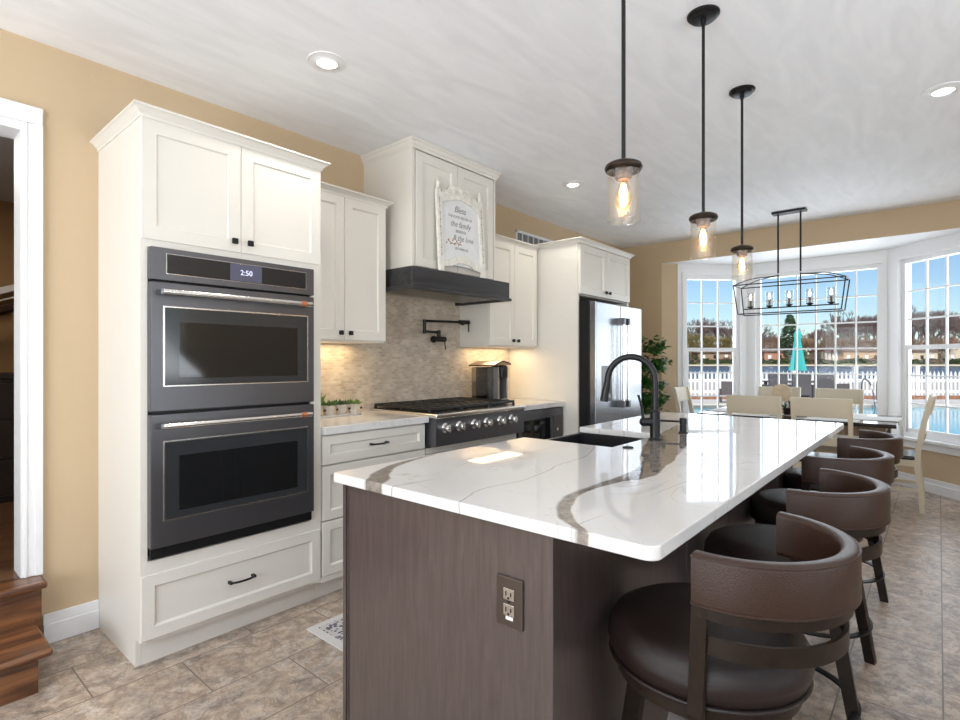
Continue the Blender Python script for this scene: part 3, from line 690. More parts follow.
# arched crest with scroll work
q = MB(MS); n = 24; vs = []
for i in range(n + 1):
    u = -1 + 2 * i / n; top = .475 + .075 * math.cos(u * PI / 2) ** .8 + .008 * math.cos(u * 14); bot = .44 + .03 * math.cos(u * PI / 2) * (1 if abs(u) < 1 else 0) - .02 * abs(u)
    for x in (-.014, .006):
        vs.append((x, u * .195, top)); vs.append((x, u * .195, bot))
fs = []
for i in range(n):
    a = i * 4; b2 = a + 4
    fs += [[a, a + 1, b2 + 1, b2], [a + 2, b2 + 2, b2 + 3, a + 3], [a, b2, b2 + 2, a + 2], [a + 1, a + 3, b2 + 3, b2 + 1]]
fs += [[0, 2, 3, 1], [n * 4, n * 4 + 1, n * 4 + 3, n * 4 + 2]]
q._add(vs, fs)
for s in (-1, 1):
    for cx_, cz_, r_ in ((.05, .51, .022), (.105, .495, .018), (.155, .47, .015)):
        pts = []
        for k in range(16):
            a = k / 15 * PI * 2.6; rr_ = r_ * (1 - .6 * k / 15); pts.append((.009, s * (cx_ + rr_ * math.cos(a)), cz_ + rr_ * math.sin(a)))
        q.tube(pts, .0042, 6)
q.ball((.008, 0, .52), .016, seg=8)
q.build('carved_crest', M_WW, t)
q = MB(MS)
pts = [(-.195, .03), (-.195, .075), (-.13, .08), (-.08, .105), (0, .115), (.08, .105), (.13, .08), (.195, .075), (.195, .03), (.12, .04), (.07, .062), (0, .07), (-.07, .062), (-.12, .04)]
n = len(pts); vs = [(-.014, y, z) for y, z in pts] + [(.004, y, z) for y, z in pts]
q._add(vs, [[0, 1, 2, 13], [2, 3, 12, 13], [3, 4, 11, 12], [4, 5, 10, 11], [5, 6, 9, 10], [6, 7, 8, 9]] + [[n + k for k in f][::-1] for f in ([0, 1, 2, 13], [2, 3, 12, 13], [3, 4, 11, 12], [4, 5, 10, 11], [5, 6, 9, 10], [6, 7, 8, 9])] + [[i, (i + 1) % n, n + (i + 1) % n, n + i] for i in range(n)])
q.build('bottom_rail', M_WW, t)
ink = mat('grey_ink', (.20, .20, .20), .7)
MT = MS @ Matrix(((0, 0, 1, -.0076), (1, 0, 0, 0), (0, 1, 0, 0), (0, 0, 0, 1)))
for s_, z, sz, sh in (('Bless', .405, .058, .35), ('THE FOOD BEFORE US', .358, .024, 0), ('the family', .312, .052, .35), ('BESIDE US', .268, .024, 0), ('& the love', .226, .050, .35), ('BETWEEN US', .158, .022, 0)):
    text(s_, sz, MT @ Matrix.Translation((.0 if s_ != '& the love' else .02, z, 0)), ink, t, shear=sh, ext=.0004)
q = MB(MS).tube(cr([(-.0065, -.14, .20), (-.0065, -.09, .185), (-.0065, -.04, .195), (-.0065, .0, .185)], 4), .0022, 5)
for k in range(8):
    q.ball((-.006, -.15 + k * .02, .193 + (.012 if k % 2 else -.01)), .005, seg=5)
q.build('painted_sprig', mat('rust_leaf_paint', (.42, .22, .13), .7), t)
# ---------------------------------------------------------------- backsplash, vent
struct(MB().box(WX, WX + .008, Y1, 4.02, .93, 1.90).build('trim_7', M_MOSAIC))
t = thing('air_vent_grille', 'white slotted wall vent grille near the ceiling above the cabinets', 'vent', (WX, 4.45, 2.42))
MB().box(WX + .0005, WX + .012, 4.11, 4.80, 2.515, 2.54, .002).box(WX + .0005, WX + .012, 4.11, 4.80, 2.36, 2.385, .002).box(WX + .0005, WX + .012, 4.11, 4.135, 2.36, 2.54).box(WX + .0005, WX + .012, 4.775, 4.80, 2.36, 2.54).build('frame', M_WHITE, t)
MB().box(WX + .0004, WX + .002, 4.13, 4.78, 2.38, 2.52).build('backing', mat('vent_shadow_grey', (.12, .12, .13), .6), t)
for k in range(1, 7): MB().box(WX + .003, WX + .009, 4.13 + k * .093 - .006, 4.13 + k * .093 + .006, 2.38, 2.52).build('divider', M_WHITE, t)
q = MB()
for k in range(1, 28): q.box(WX + .003, WX + .006, 4.13 + k * .0233 - .003, 4.13 + k * .0233 + .003, 2.38, 2.52)
q.build('louver', mat('louver_grey', (.45, .45, .46), .5), t)

# ---------------------------------------------------------------- base cabinets
BX = FX; CTZ = .932
t = thing('base_cabinet', 'cream three-drawer base cabinet between the wall oven and the cooktop', 'cabinet', (-2.8, 1.98, 0))
MB().box(WX + .001, BX - .021, Y1 + .002, 2.372, .1, .888).box(BX - .022, BX - .005, Y1 + .002, 2.372, .1, .13).box(WX + .001, BX - .068, Y1 + .002, 2.372, 0, .1).build('body', M_CAB, t)
for z0, z1 in ((.726, .880), (.428, .718), (.132, .420)):
    d = MB().door(Y1 + .008, 2.368, z0, z1, BX - .02, BX, .048).build('drawer', M_CAB, t); pull(1.99, (z0 + z1) / 2, BX, d)
t = thing('cooktop_base_cabinet', 'cream two-door base cabinet under the gas cooktop', 'cabinet', (-2.8, 2.86, 0))
MB().box(WX + .001, BX - .021, 2.376, 3.342, .1, .72).box(WX + .001, BX - .068, 2.376, 3.342, 0, .1).box(BX - .022, BX - .004, 2.376, 3.342, .685, .72).build('body', M_CAB, t)
for a, e in ((2.38, 2.857), (2.861, 3.338)):
    d = MB().door(a, e, .132, .68, BX - .02, BX, .05).build('door', M_CAB, t); knob(2.859 + (-.04 if a < 2.5 else .04), .64, BX, d)
t = thing('microwave_base_cabinet', 'cream base cabinet holding the drawer microwave beside the refrigerator panel', 'cabinet', (-2.8, 3.68, 0))
MB().box(WX + .001, BX - .021, 3.346, 3.366, .1, .888).box(WX + .001, BX - .021, 3.998, 4.016, .1, .888).box(WX + .001, BX - .021, 3.366, 3.998, .1, .45).box(WX + .001, BX - .068, 3.346, 4.016, 0, .1).build('body', M_CAB, t)
d = MB().door(3.35, 4.012, .132, .44, BX - .02, BX, .05).build('drawer', M_CAB, t); pull(3.68, .29, BX, d)
t = thing('drawer_microwave', 'black built-in drawer microwave set under the counter beside the cooktop', 'microwave', (-2.7, 3.68, .47))
MB().box(BX - .5, BX - .004, 3.37, 3.994, .455, .882).build('body', M_BLACK, t)
MB().box(BX - .004, BX + .012, 3.365, 4.0, .46, .880, .004).build('door', M_SLATE, t)
MB().box(BX + .011, BX + .014, 3.40, 3.80, .50, .81, .004).build('window_glass', M_OVGLASS, t)
MB().box(BX + .011, BX + .0145, 3.84, 3.985, .48, .82, .004).build('control_panel', mat('control_glass', (.02, .02, .022), .12), t)
MB().cyl((0, 3.91, .70), .012, BX + .0144, BX + .016, 16, 'X').build('knob', M_CHROME, t)
# counters
t = MB().box(WX + .0085, BX + .028, Y1 + .004, 2.378, .890, CTZ, .005).build('countertop', M_QUARTZ, origin=(-2.8, 1.98, .890)); tag(t, 'pale quartz counter between the wall oven and the cooktop, under the succulents', 'countertop', 'quartz wall counters')
t = MB().box(WX + .0085, BX + .028, 3.346, 4.016, .890, CTZ, .005).build('countertop', M_QUARTZ, origin=(-2.8, 3.68, .890)); tag(t, 'pale quartz counter beside the tall refrigerator panel, above the microwave', 'countertop', 'quartz wall counters')
# ---------------------------------------------------------------- rangetop
t = thing('gas_rangetop', 'six burner gas rangetop with steel knobs on a dark slate front panel', 'stove', (-2.7, 2.86, .73))
RX = -2.412
MB().box(-3.06, RX - .012, 2.392, 3.336, .735, .915).build('body', M_SLATE, t)
MB().box(RX - .03, RX, 2.388, 3.336, .738, .914, .003).build('front_panel', M_SLATE, t)
MB().box(WX + .012, RX + .014, 2.382, 3.342, .915, .945, .008, 3).build('top_tray', M_CHROME, t)
MB().box(-3.05, RX - .075, 2.41, 3.316, .945, .948).build('burner_pan', mat('black_enamel', (.012, .012, .012), .25), t)
for i, kk in enumerate((2.467, 2.600, 2.751, 2.882, 3.033, 3.169)):
    kb = MB().lathe([(.032, RX), (.033, RX + .006), (.026, RX + .012), (.022, RX + .016), (.0205, RX + .046), (.018, RX + .05)], (0, kk, .852), 24, 'X').build('knob', M_CHROME, t)
    MB().box(RX + .016, RX + .054, kk - .0045, kk + .0045, .852 - .026, .852 + .026, .003).build('knob_bar', M_CHROME, kb)
for gi in range(3):
    g0 = 2.405 + gi * .305; g1 = g0 + .298; q = MB()
    xa, xb = -3.045, RX - .08
    for x in (xa, xa + .09, xa + .18, xb - .18, xb - .09, xb): q.box(x - .006, x + .006, g0, g1, .962, .980, .003)
    for y in (g0 + .006, g0 + .08, (g0 + g1) / 2, g1 - .08, g1 - .006): q.box(xa, xb, y - .006, y + .006, .962, .980, .003)
    for x in (xa, (xa + xb) / 2, xb):
        for y in (g0 + .008, g1 - .008): q.box(x - .007, x + .007, y - .007, y + .007, .946, .964)
    q.build('grate', mat('cast_iron', (.018, .018, .019), .45, .2), t)
    for bx in (-2.90, RX - .21):
        MB().lathe([(.048, .947), (.05, .953), (.036, .957), (.036, .965), (.03, .968)], (bx, (g0 + g1) / 2, 0), 24).build('burner_cap', mat('cast_iron', (.018, .018, .019), .45, .2), t)
# ---------------------------------------------------------------- pot filler
t = thing('pot_filler', 'black jointed pot filler faucet on the tiled wall above the cooktop', 'faucet', (WX + .008, 2.98, 1.46))
wx = WX + .008
def cylx(q, a, b, r): return q.tube([a, b], r, 14)
q = MB().cyl((0, 3.01, 1.455), .028, wx, wx + .012, 20, 'X'); cylx(q, (wx, 3.01, 1.455), (wx + .055, 3.01, 1.455), .013)
q.build('wall_flange', M_BLACK, t)
q = MB(); cylx(q, (wx + .055, 2.965, 1.455), (wx + .055, 3.09, 1.455), .021); q.build('valve_body', M_BLACK, t)
q = MB(); cylx(q, (wx + .055, 3.085, 1.45), (wx + .06, 3.09, 1.375), .005); q.build('lever', M_BLACK, t)
q = MB(); cylx(q, (wx + .055, 3.02, 1.455), (wx + .055, 3.02, 1.525), .015); cylx(q, (wx + .055, 3.02, 1.508), (wx + .09, 2.835, 1.508), .0095)
q.build('lower_arm', M_BLACK, t)
q = MB(); cylx(q, (wx + .09, 2.83, 1.49), (wx + .09, 2.83, 1.598), .014); q.build('joint', M_BLACK, t)
q = MB(); cylx(q, (wx + .09, 2.83, 1.588), (wx + .12, 3.20, 1.597), .0095); cylx(q, (wx + .12, 3.19, 1.597), (wx + .12, 3.30, 1.60), .017); cylx(q, (wx + .12, 3.225, 1.60), (wx + .12, 3.225, 1.572), .016)
q.build('upper_arm', M_BLACK, t)
q = MB(); cylx(q, (wx + .12, 3.30, 1.61), (wx + .125, 3.295, 1.52), .005); q.build('lever', M_BLACK, t)
# ---------------------------------------------------------------- coffee maker
t = thing('coffee_maker', 'silver and black single cup coffee maker with side water tank', 'coffee maker', (-2.86, 3.46, CTZ))
y0, y1, xb, xf = 3.352, 3.572, -2.99, -2.73
M_SIL = mat('silver_plastic', (.42, .40, .38), .25, .7)
MB().box(xb, xf, y0 + .085, y1, CTZ, CTZ + .03, .01).build('base', M_BLACK, t)
MB().box(xb, xf - .10, y0 + .085, y1, CTZ + .03, CTZ + .30, .012).build('tower', M_SIL, t)
MB().box(xb, xf - .02, y0 + .085, y0 + .105, CTZ + .03, CTZ + .30, .004).box(xb, xf - .02, y1 - .02, y1, CTZ + .03, CTZ + .30, .004).build('side_trim', M_SIL, t)
MB().box(xf - .12, xf + .005, y0 + .11, y1 - .025, CTZ + .20, CTZ + .315, .02, 3).build('brew_head', M_BLACK, t)
MB().box(xf - .11, xf - .10, y0 + .12, y1 - .03, CTZ + .04, CTZ + .2).build('cup_bay', M_OVGLASS, t)
MB().box(xf - .09, xf - .005, y0 + .12, y1 - .035, CTZ + .03, CTZ + .038, .002).build('drip_tray', M_CHROME, t)
MB().sweep([(0, 0), (0, .012), (-.26, .012), (-.26, 0)], cr([(xb - .0, y0 - .005, CTZ + .305), (xb, y0 + .12, CTZ + .338), (xb, y1 + .005, CTZ + .315)], 6)[::-1]).build('lid', mat('bronze_lid', (.12, .07, .045), .2, .8), t)
MB().box(xb + .02, xf - .06, y0, y0 + .08, CTZ + .015, CTZ + .30, .012).build('water_tank', glass('smoky_tank', (.60, .58, .56), .12), t)
MB().box(xb + .025, xf - .065, y0 + .005, y0 + .075, CTZ + .02, CTZ + .18, .01).build('tank_water', glass('tank_water', (.75, .76, .78), .06), t)
MB().box(xb + .01, xf - .05, y0 - .002, y0 + .082, CTZ, CTZ + .016, .004).build('tank_base', M_BLACK, t)
# ---------------------------------------------------------------- succulent tray
random.seed(3)
t = thing('succulent_planter', 'row of little whitewashed pots in a wooden tray planted with green succulents', 'planter', (-2.9, 1.9, CTZ))
M_POT = mat('whitewashed_pot', (.62, .58, .54), .6, vary=.18, vscale=25)
SX, SY0 = -2.90, 1.70
MB().box(SX - .035, SX + .035, SY0, SY0 + .455, CTZ, CTZ + .012, .003).build('tray', M_POT, t)
M_SUC = [mat('succulent_green', (.045, .12, .02), .5), mat('succulent_dark_green', (.02, .07, .02), .5), mat('succulent_lime', (.11, .20, .04), .5)]
for i in range(5):
    cy_ = SY0 + .046 + i * .091
    pt = MB().lathe([(.028, CTZ + .012), (.041, CTZ + .072), (.043, CTZ + .074), (.036, CTZ + .072), (.034, CTZ + .06)], (SX, cy_, 0), 16).build('pot', M_POT, t)
    MB().ball((SX + .030, cy_ + .045, CTZ + .045), .008, seg=6).build('bead', mat('black_bead', (.01, .01, .01), .4), pt)
    q = MB()
    for k in range(46):
        a = random.uniform(0, 2 * PI); e = random.uniform(.3, 1.4); l = random.uniform(.025, .045)
        if i == 1: l *= 2.1; e = random.uniform(.9, 1.5)
        bx, by, bz = SX + .02 * math.cos(a), cy_ + .02 * math.sin(a), CTZ + .068
        d = Vector((math.cos(a) * math.cos(e), math.sin(a) * math.cos(e), math.sin(e)))
        p0 = Vector((bx, by, bz)); q.tube([p0, p0 + d * l * .5, p0 + d * l], [.004, .0075, .001], 5)
    q.build('succulent', M_SUC[(i + 1) % 3], pt)

# ---------------------------------------------------------------- refrigerator surround and refrigerator
t = thing('refrigerator_surround', 'tall cream side panel and two-door cabinet enclosing the refrigerator', 'cabinet', (-2.7, 4.5, 0))
PX = -2.345
MB().box(WX + .001, PX, 4.02, 4.045, 0, 2.30).build('side_panel', M_CAB, t)
MB().box(WX + .001, PX, 4.985, 5.01, 0, 2.30).build('side_panel', M_CAB, t)
MB().box(WX + .001, PX - .021, 4.045, 4.985, 1.85, 2.30).build('body', M_CAB, t)
for a, e in ((4.032, 4.513), (4.517, 4.998)):
    d = MB().door(a, e, 1.858, 2.288, PX, PX + .02, .06).build('door', M_CAB, t); knob(4.515 + (-.035 if a < 4.2 else .035), 1.905, PX + .02, d)
crown([(WX + .001, 4.02), (PX + .02, 4.02), (PX + .02, 5.01), (WX + .001, 5.01)], 2.292, t, .040, .034)
t = thing('refrigerator', 'stainless french door refrigerator with dark bar handles and bottom freezer drawer', 'refrigerator', (-2.6, 4.5, 0))
DX = -2.19; F0, F1 = 4.055, 4.965
MB().box(WX + .03, DX - .065, F0, F1, .03, 1.795, .004).build('body', M_BLACK, t)
fs_ = mat('fridge_stainless', (.42, .44, .475), .24, .95)
for a, e, nm in ((F0, 4.507, 0), (4.513, F1, 1)):
    d = MB().box(DX - .06, DX, a, e, .735, 1.785, .008, 3).build('door', fs_, t)
    yh = 4.507 - .045 if nm == 0 else 4.513 + .045
    q = MB().box(DX + .045, DX + .065, yh - .014, yh + .014, .88, 1.66, .005)
    q.build('handle', M_CHROME, d)
    for z in (.895, 1.635): MB().box(DX, DX + .07, yh - .019, yh + .019, z - .03, z + .03, .004).build('handle_mount', M_SLATE, d)
d = MB().box(DX - .06, DX, F0, F1, .07, .722, .008, 3).build('freezer_drawer', fs_, t)
MB().tube([(DX + .055, F0 + .06, .655), (DX + .055, F1 - .06, .655)], .014, 12).build('handle', M_CHROME, d)
for y in (F0 + .08, F1 - .08): MB().box(DX, DX + .055, y - .014, y + .014, .642, .668, .003).build('handle_mount', M_SLATE, d)
MB().box(DX - .0005, DX + .002, F0 + .10, F0 + .29, .93, 1.24, .004).build('dispenser', mat('dispenser_grey', (.10, .105, .115), .3, .5), t)
MB().box(DX + .001, DX + .004, F0 + .13, F0 + .26, .96, 1.10, .003).build('dispenser_recess', M_OVGLASS, t)
MB().cyl((0, F0 + .03, 1.75), .008, DX - .001, DX + .004, 12, 'X').build('hinge_badge', M_CHROME, t)

# ---------------------------------------------------------------- island
ITZ = .914
t = thing('kitchen_island', 'dark espresso island base with flat panels and corner posts', 'island', (-1.1, 2.4, 0))
I0, I1, J0, J1 = -1.505, -.685, 1.062, 3.77
# body is open at the sink bay
b = MB().box(I0 + .012, I1 - .012, J0 + .012, 2.09, .09, .88).box(I0 + .012, I1 - .012, 2.67, J1 - .012, .09, .88).box(-1.04, I1 - .012, 2.09, 2.67, .09, .88).box(I0 + .012, -1.04, 2.09, 2.67, .09, .62)
b.box(I0 + .06, I1 - .012, J0 + .012, J1 - .012, 0, .09)
b.build('body', M_ESP, t)
MB().box(I0, I1 - .028, J0 - .0, J0 + .012, 0, .882).box(I0, I0 + .016, J0 - .006, J0, 0, .882, .001).box(I0 + .022, I0 + .026, J0 - .003, J0, 0, .882).build('end_panel', M_ESP, t)
MB().box(I1 - .028, I1 + .004, J0 - .006, J0 + .03, 0, .882, .003).build('corner_post', M_ESP, t)
MB().box(I1 - .012, I1 + .004, J1 - .05, J1, 0, .882, .002).build('corner_post', M_ESP, t)
q = MB().box(I1 - .012, I1, J0 + .03, J1 - .05, 0, .882)
for yy in (1.95, 2.43, 2.90, 3.37): q.box(I1, I1 + .003, yy - .02, yy + .02, 0, .882)
q.build('seating_side_panel', M_ESP, t)
for a, e in ((1.07, 1.55), (1.554, 2.085), (2.675, 3.20), (3.205, 3.765)):
    d = MB(Matrix.Translation((I0 + .012, 0, 0)) @ Matrix.Diagonal((-1, 1, 1, 1))).door(a, e, .12, .868, -.0, .02, .055).build('door', M_ESP, t)
# countertop with apron sink cut-out
S0, S1, SXB = 2.11, 2.64, -1.065
ctx0, ctx1, cty0, cty1 = -1.527, -.424, 1.03, 3.81
def rc(x, y, r, a0, a1, n=6): return [(x + r * math.cos(R(a0 + (a1 - a0) * i / n)), y + r * math.sin(R(a0 + (a1 - a0) * i / n))) for i in range(n + 1)]
poly = rc(ctx0 + .012, cty0 + .012, .012, 180, 270) + rc(ctx1 - .03, cty0 + .03, .03, 270, 360) + rc(ctx1 - .03, cty1 - .03, .03, 0, 90) + rc(ctx0 + .012, cty1 - .012, .012, 90, 180)
poly += [(ctx0, S1), (SXB, S1), (SXB, S0), (ctx0, S0)]
bm = bmesh.new()
vsl = [bm.verts.new((x, y, .882)) for x, y in poly]; f = bm.faces.new(vsl)
r_ = bmesh.ops.extrude_face_region(bm, geom=[f]); tv = [v for v in r_['geom'] if isinstance(v, bmesh.types.BMVert)]
bmesh.ops.translate(bm, verts=tv, vec=(0, 0, .032))
top = [e for e in bm.edges if all(abs(v.co.z - .914) < 1e-5 for v in e.verts)] + [e for e in bm.edges if all(abs(v.co.z - .882) < 1e-5 for v in e.verts)]
bmesh.ops.bevel(bm, geom=top, offset=.005, segments=2, affect='EDGES', profile=.5)
q = MB(); q.bm.free(); q.bm = bm; q.wn = True
o = q.build('island_countertop', M_QUARTZ, origin=(-.97, 2.4, .882)); tag(o, 'large glossy white quartz slab with brown veins covering the kitchen island', 'countertop')
# sink
t = thing('apron_sink', 'black composite apron-front sink set into the island slab', 'sink', (-1.3, 2.375, .64))
mk = mat('black_composite', (.012, .012, .014), .35)
ax = -1.545
q = MB().box(ax, ax + .028, S0 - .012, S1 + .012, .64, .879, .006).box(SXB - .006, SXB + .006, S0, S1, .66, .879).box(ax + .028, SXB, S0 - .012, S0 + .006, .66, .879).box(ax + .028, SXB, S1 - .006, S1 + .012, .66, .879).box(ax + .02, SXB, S0, S1, .64, .665)
q.build('basin', mk, t)
MB().lathe([(.05, .666), (.048, .669), (.02, .667)], (-1.3, 2.375, 0), 24).build('drain', M_CHROME, t)
# faucet
t = thing('island_faucet', 'tall matte black gooseneck pull-down faucet on the island', 'faucet', (-1.006, 2.43, ITZ))
fb = Vector((-1.006, 2.43, ITZ)); dv = Vector((-.93, -.36, 0)).normalized()
def along(k, z): return fb + dv * k + Vector((0, 0, z))
MB().lathe([(.030, 0), (.030, .006), (.024, .010)], fb, 24).build('base_plate', M_BLACK, t)
MB().lathe([(.023, .006), (.023, .13), (.0235, .135), (.0165, .14)], fb, 24).build('body', M_BLACK, t)
pts = [along(0, z) for z in (.13, .20, .26)]
rad = .108
for k in range(1, 13):
    a = PI * k / 13 * 1.04; pts.append(along(rad - rad * math.cos(a), .275 + rad * 1.05 * math.sin(a)))
pts.append(along(rad * 2 + .002, .255))
MB().tube(cr(pts, 3), .0150, 14).build('spout', M_BLACK, t)
MB().tube([along(rad * 2 + .002, .262), along(rad * 2 + .010, .225), along(rad * 2 + .018, .175)], [.017, .018, .020], 16).build('spray_head', M_BLACK, t)
lv = Vector((-.75, -.66, 0)).normalized(); 
q = MB().tube([fb + Vector((0, 0, .085)), fb + lv * .055 + Vector((0, 0, .085))], .020, 16).ball(fb + lv * .052 + Vector((0, 0, .085)), .021, seg=10)
q.build('valve', M_BLACK, t)
MB().tube([fb + lv * .055 + Vector((0, 0, .1)), fb + lv * .062 + Vector((0, 0, .15)), fb + lv * .078 + Vector((0, 0, .21))], [.0075, .006, .006], 10).build('lever', M_BLACK, t)
t = thing('soap_dispenser', 'small matte black soap dispenser with long spout behind the faucet', 'soap dispenser', (-.994, 2.758, ITZ))
fb2 = Vector((-.994, 2.758, ITZ))
MB().lathe([(.024, 0), (.024, .004), (.017, .008), (.017, .04), (.0155, .042)], fb2, 20).build('base', M_BLACK, t)
q = MB().cyl(fb2, .018, .042, .078, 20, bev=.003); q.build('pump_head', M_BLACK, t)
MB().tube([fb2 + Vector((0, 0, .058)), fb2 + dv * .12 + Vector((0, 0, .060)), fb2 + dv * .125 + Vector((0, 0, .052))], .0055, 10).build('spout', M_BLACK, t)
o = MB().lathe([(.023, 0), (.022, .005), (.015, .007), (.0, .007)], (-1.001, 2.133, ITZ), 24).build('air_switch_button', mat('matte_black_plastic', (.01, .01, .01), .7), origin=(-1.001, 2.133, ITZ)); tag(o, 'round black air switch button set in the island slab by the sink corner', 'button')
# outlet on the island end
t = thing('wall_outlet', 'dark bronze double outlet with chrome sockets on the island end panel', 'outlet', (-.809, J0, .686))
ox, oz = -.809, .686
MB().box(ox - .041, ox + .041, J0 - .007, J0, oz - .062, oz + .062, .004).build('cover_plate', mat('bronze_plate', (.12, .10, .09), .32, .8), t)
M_PEW = mat('pewter_face', (.50, .48, .45), .25, .9)
for s in (-1, 1):
    so_ = MB().box(ox - .017, ox + .017, J0 - .010, J0 - .006, oz + s * .0195 - .0145, oz + s * .0195 + .0145, .007, 4).build('socket', M_PEW, t)
    MB().box(ox - .009, ox - .006, J0 - .0106, J0 - .0098, oz + s * .0195 - .004, oz + s * .0195 + .007).box(ox + .006, ox + .009, J0 - .0106, J0 - .0098, oz + s * .0195 - .004, oz + s * .0195 + .006).cyl((ox, 0, oz + s * .0195 - .009), .003, J0 - .0106, J0 - .0098, 10, 'Y').build('slots', M_BLACK, so_)
MB().box(ox - .01, ox + .012, J0 - .0078, J0 - .0069, oz - .044, oz - .036).build('sticker', M_WHITE, t)
MB().cyl((ox, 0, oz), .003, J0 - .009, J0 - .006, 10, 'Y').build('screw', M_BLACK, t)
# rug
def rugmat():
    m, t_, b, L = nodes('rug_pattern')
    g = t_.nodes.new('ShaderNodeNewGeometry'); v = t_.nodes.new('ShaderNodeTexVoronoi'); v.inputs['Scale'].default_value = 55
    L.new(g.outputs['Position'], v.inputs['Vector'])
    n = t_.nodes.new('ShaderNodeTexNoise'); n.inputs['Scale'].default_value = 30; L.new(g.outputs['Position'], n.inputs[0])
    a = nn(t_, 'ShaderNodeMath', operation='ADD'); L.new(v.outputs['Distance'], a.inputs[0]); L.new(n.outputs[0], a.inputs[1])
    r = t_.nodes.new('ShaderNodeValToRGB'); r.color_ramp.elements[0].position = .86; r.color_ramp.elements[1].position = 1.0
    r.color_ramp.elements[0].color = (.12, .11, .15, 1); r.color_ramp.elements[1].color = (.55, .52, .50, 1)
    L.new(a.outputs[0], r.inputs[0]); L.new(r.outputs[0], b.inputs['Base Color']); b.inputs['Roughness'].default_value = .9
    return m
t = thing('kitchen_rug', 'pale patterned runner rug on the floor along the sink side of the island', 'rug', (-1.95, 2.1, 0))
MB().box(-2.29, -1.60, 1.40, 3.05, .0005, .008, .002).build('border', mat('rug_border_white', (.62, .60, .58), .9), t)
MB().box(-2.25, -1.64, 1.44, 3.01, .0075, .0095).build('pile', rugmat(), t)

# ---------------------------------------------------------------- counter stools
def make_stool():
    t = thing('counter_stool', '', 'stool', (0, 0, 0), 'swivel counter stools along the island', local=True)
    SZ = .655
    MB().lathe([(rr * 1.05, zz) for rr, zz in [(0, SZ + .0), (.12, SZ + .0), (.18, SZ - .004), (.208, SZ - .020), (.222, SZ - .045), (.224, SZ - .068), (.217, SZ - .096), (.206, SZ - .112), (0.0, SZ - .114)]][::-1], seg=48).build('seat', M_SEATLEA, t)
    MB().tube([(.228 * math.cos(2 * PI * k / 48), .228 * math.sin(2 * PI * k / 48), SZ - .104) for k in range(48)], .005, 8, True).build('piping', M_SEATLEA, t)
    MB().lathe([(.19, SZ - .150), (.212, SZ - .147), (.212, SZ - .117), (.19, SZ - .113)], seg=48).build('seat_ring', M_STOOLM, t)
    MB().lathe([(.11, SZ - .180), (.13, SZ - .175), (.13, SZ - .155), (.11, SZ - .150)], seg=32).build('swivel_plate', M_STOOLM, t)
    # barrel back: centre shifted +x
    cx, RR = .092, .212
    zt = .885
    def arc(r, a0, a1, n, z=0): return [(cx + r * math.cos(R(a0 + (a1 - a0) * i / n)), r * math.sin(R(a0 + (a1 - a0) * i / n)) * 1.05, z) for i in range(n + 1)]
    pr = []
    w_, h_ = .019, .056
    for a, b_, s0 in ((w_ - .014, h_ - .014, 0), (-(w_ - .014), h_ - .014, 90), (-(w_ - .014), -(h_ - .014), 180), (w_ - .014, -(h_ - .014), 270)):
        for k in range(5):
            an = R(s0 + 90 * k / 4); pr.append((a + .014 * math.cos(an), b_ + .014 * math.sin(an)))
    path = arc(RR, -90, 90, 36, zt - h_)
    bk = MB().sweep(pr, path).build('back_cushion', M_LEATHER, t)
    for zz in (zt - .006, zt - 2 * h_ + .008):
        MB().tube(arc(RR + .0175, -90, 90, 36, zz), .0028, 6).build('piping', M_LEATHER, bk)
    bar_ = [(-.004, -.012), (.004, -.012), (.004, .012), (-.004, .012)]
    MB().sweep(bar_, arc(RR + .003, -89, 89, 32, zt - 2 * h_ - .010)).build('upper_rail', M_STOOLM, t)
    MB().sweep([(-.004, -.02), (.004, -.02), (.004, .02), (-.004, .02)], arc(RR - .006, -87, 87, 32, zt - 2 * h_ - .078)).build('lower_rail', M_STOOLM, t)
    for s in (-1, 1):
        px, py = cx + .012, s * RR * 1.055
        q = MB().bar((px, py, zt - 2 * h_ + .0), (px - .012, s * .219, SZ - .12), .034, .011).bar((px - .012, s * .219, SZ - .12), (px - .012, s * .205, SZ - .15), .034, .011)
        q.build('back_post', M_STOOLM, t)
    for k in range(4):
        a = R(8 + 90 * k); c_, s_ = math.cos(a), math.sin(a)
        Mr = Matrix.Rotation(a, 4, 'Z')
        q = MB(Mr)._add([(.262, -.018, 0), (.226, -.018, 0), (.226, .018, 0), (.262, .018, 0), (.190, -.019, SZ - .19), (.145, -.019, SZ - .19), (.145, .019, SZ - .19), (.190, .019, SZ - .19), (.165, -.019, SZ - .155), (.09, -.019, SZ - .155), (.09, .019, SZ - .155), (.165, .019, SZ - .155)], [[0, 1, 2, 3], [0, 4, 5, 1], [1, 5, 6, 2], [2, 6, 7, 3], [3, 7, 4, 0], [4, 8, 9, 5], [5, 9, 10, 6], [6, 10, 11, 7], [7, 11, 8, 4], [8, 11, 10, 9]])
        q.build('leg', M_STOOLM, t)
    MB().sweep([(-.012, -.004), (.012, -.004), (.012, .004), (-.012, .004)], [(.235 * math.cos(2 * PI * k / 40), .235 * math.sin(2 * PI * k / 40), .135) for k in range(40)], closed=True).build('footrest_ring', M_BLACK, t)
    return t
proto = make_stool()
labs = ['brown leather barrel-back swivel stool by the island corner, its whole round seat showing',
        'brown leather barrel-back swivel stool, second from the outlet end of the island',
        'brown leather barrel-back swivel stool, third from the outlet end of the island',
        'brown leather barrel-back swivel stool at the dining table end of the island']
for i, (x, y, a) in enumerate(((-.446, 1.385, -9), (-.438, 2.12, -3), (-.462, 2.85, -16), (-.465, 3.575, -7))):
    o = proto if i == 0 else copy_tree(proto)
    o.location = (x, y, 0); o.rotation_euler = (0, 0, R(a)); o['label'] = labs[i]

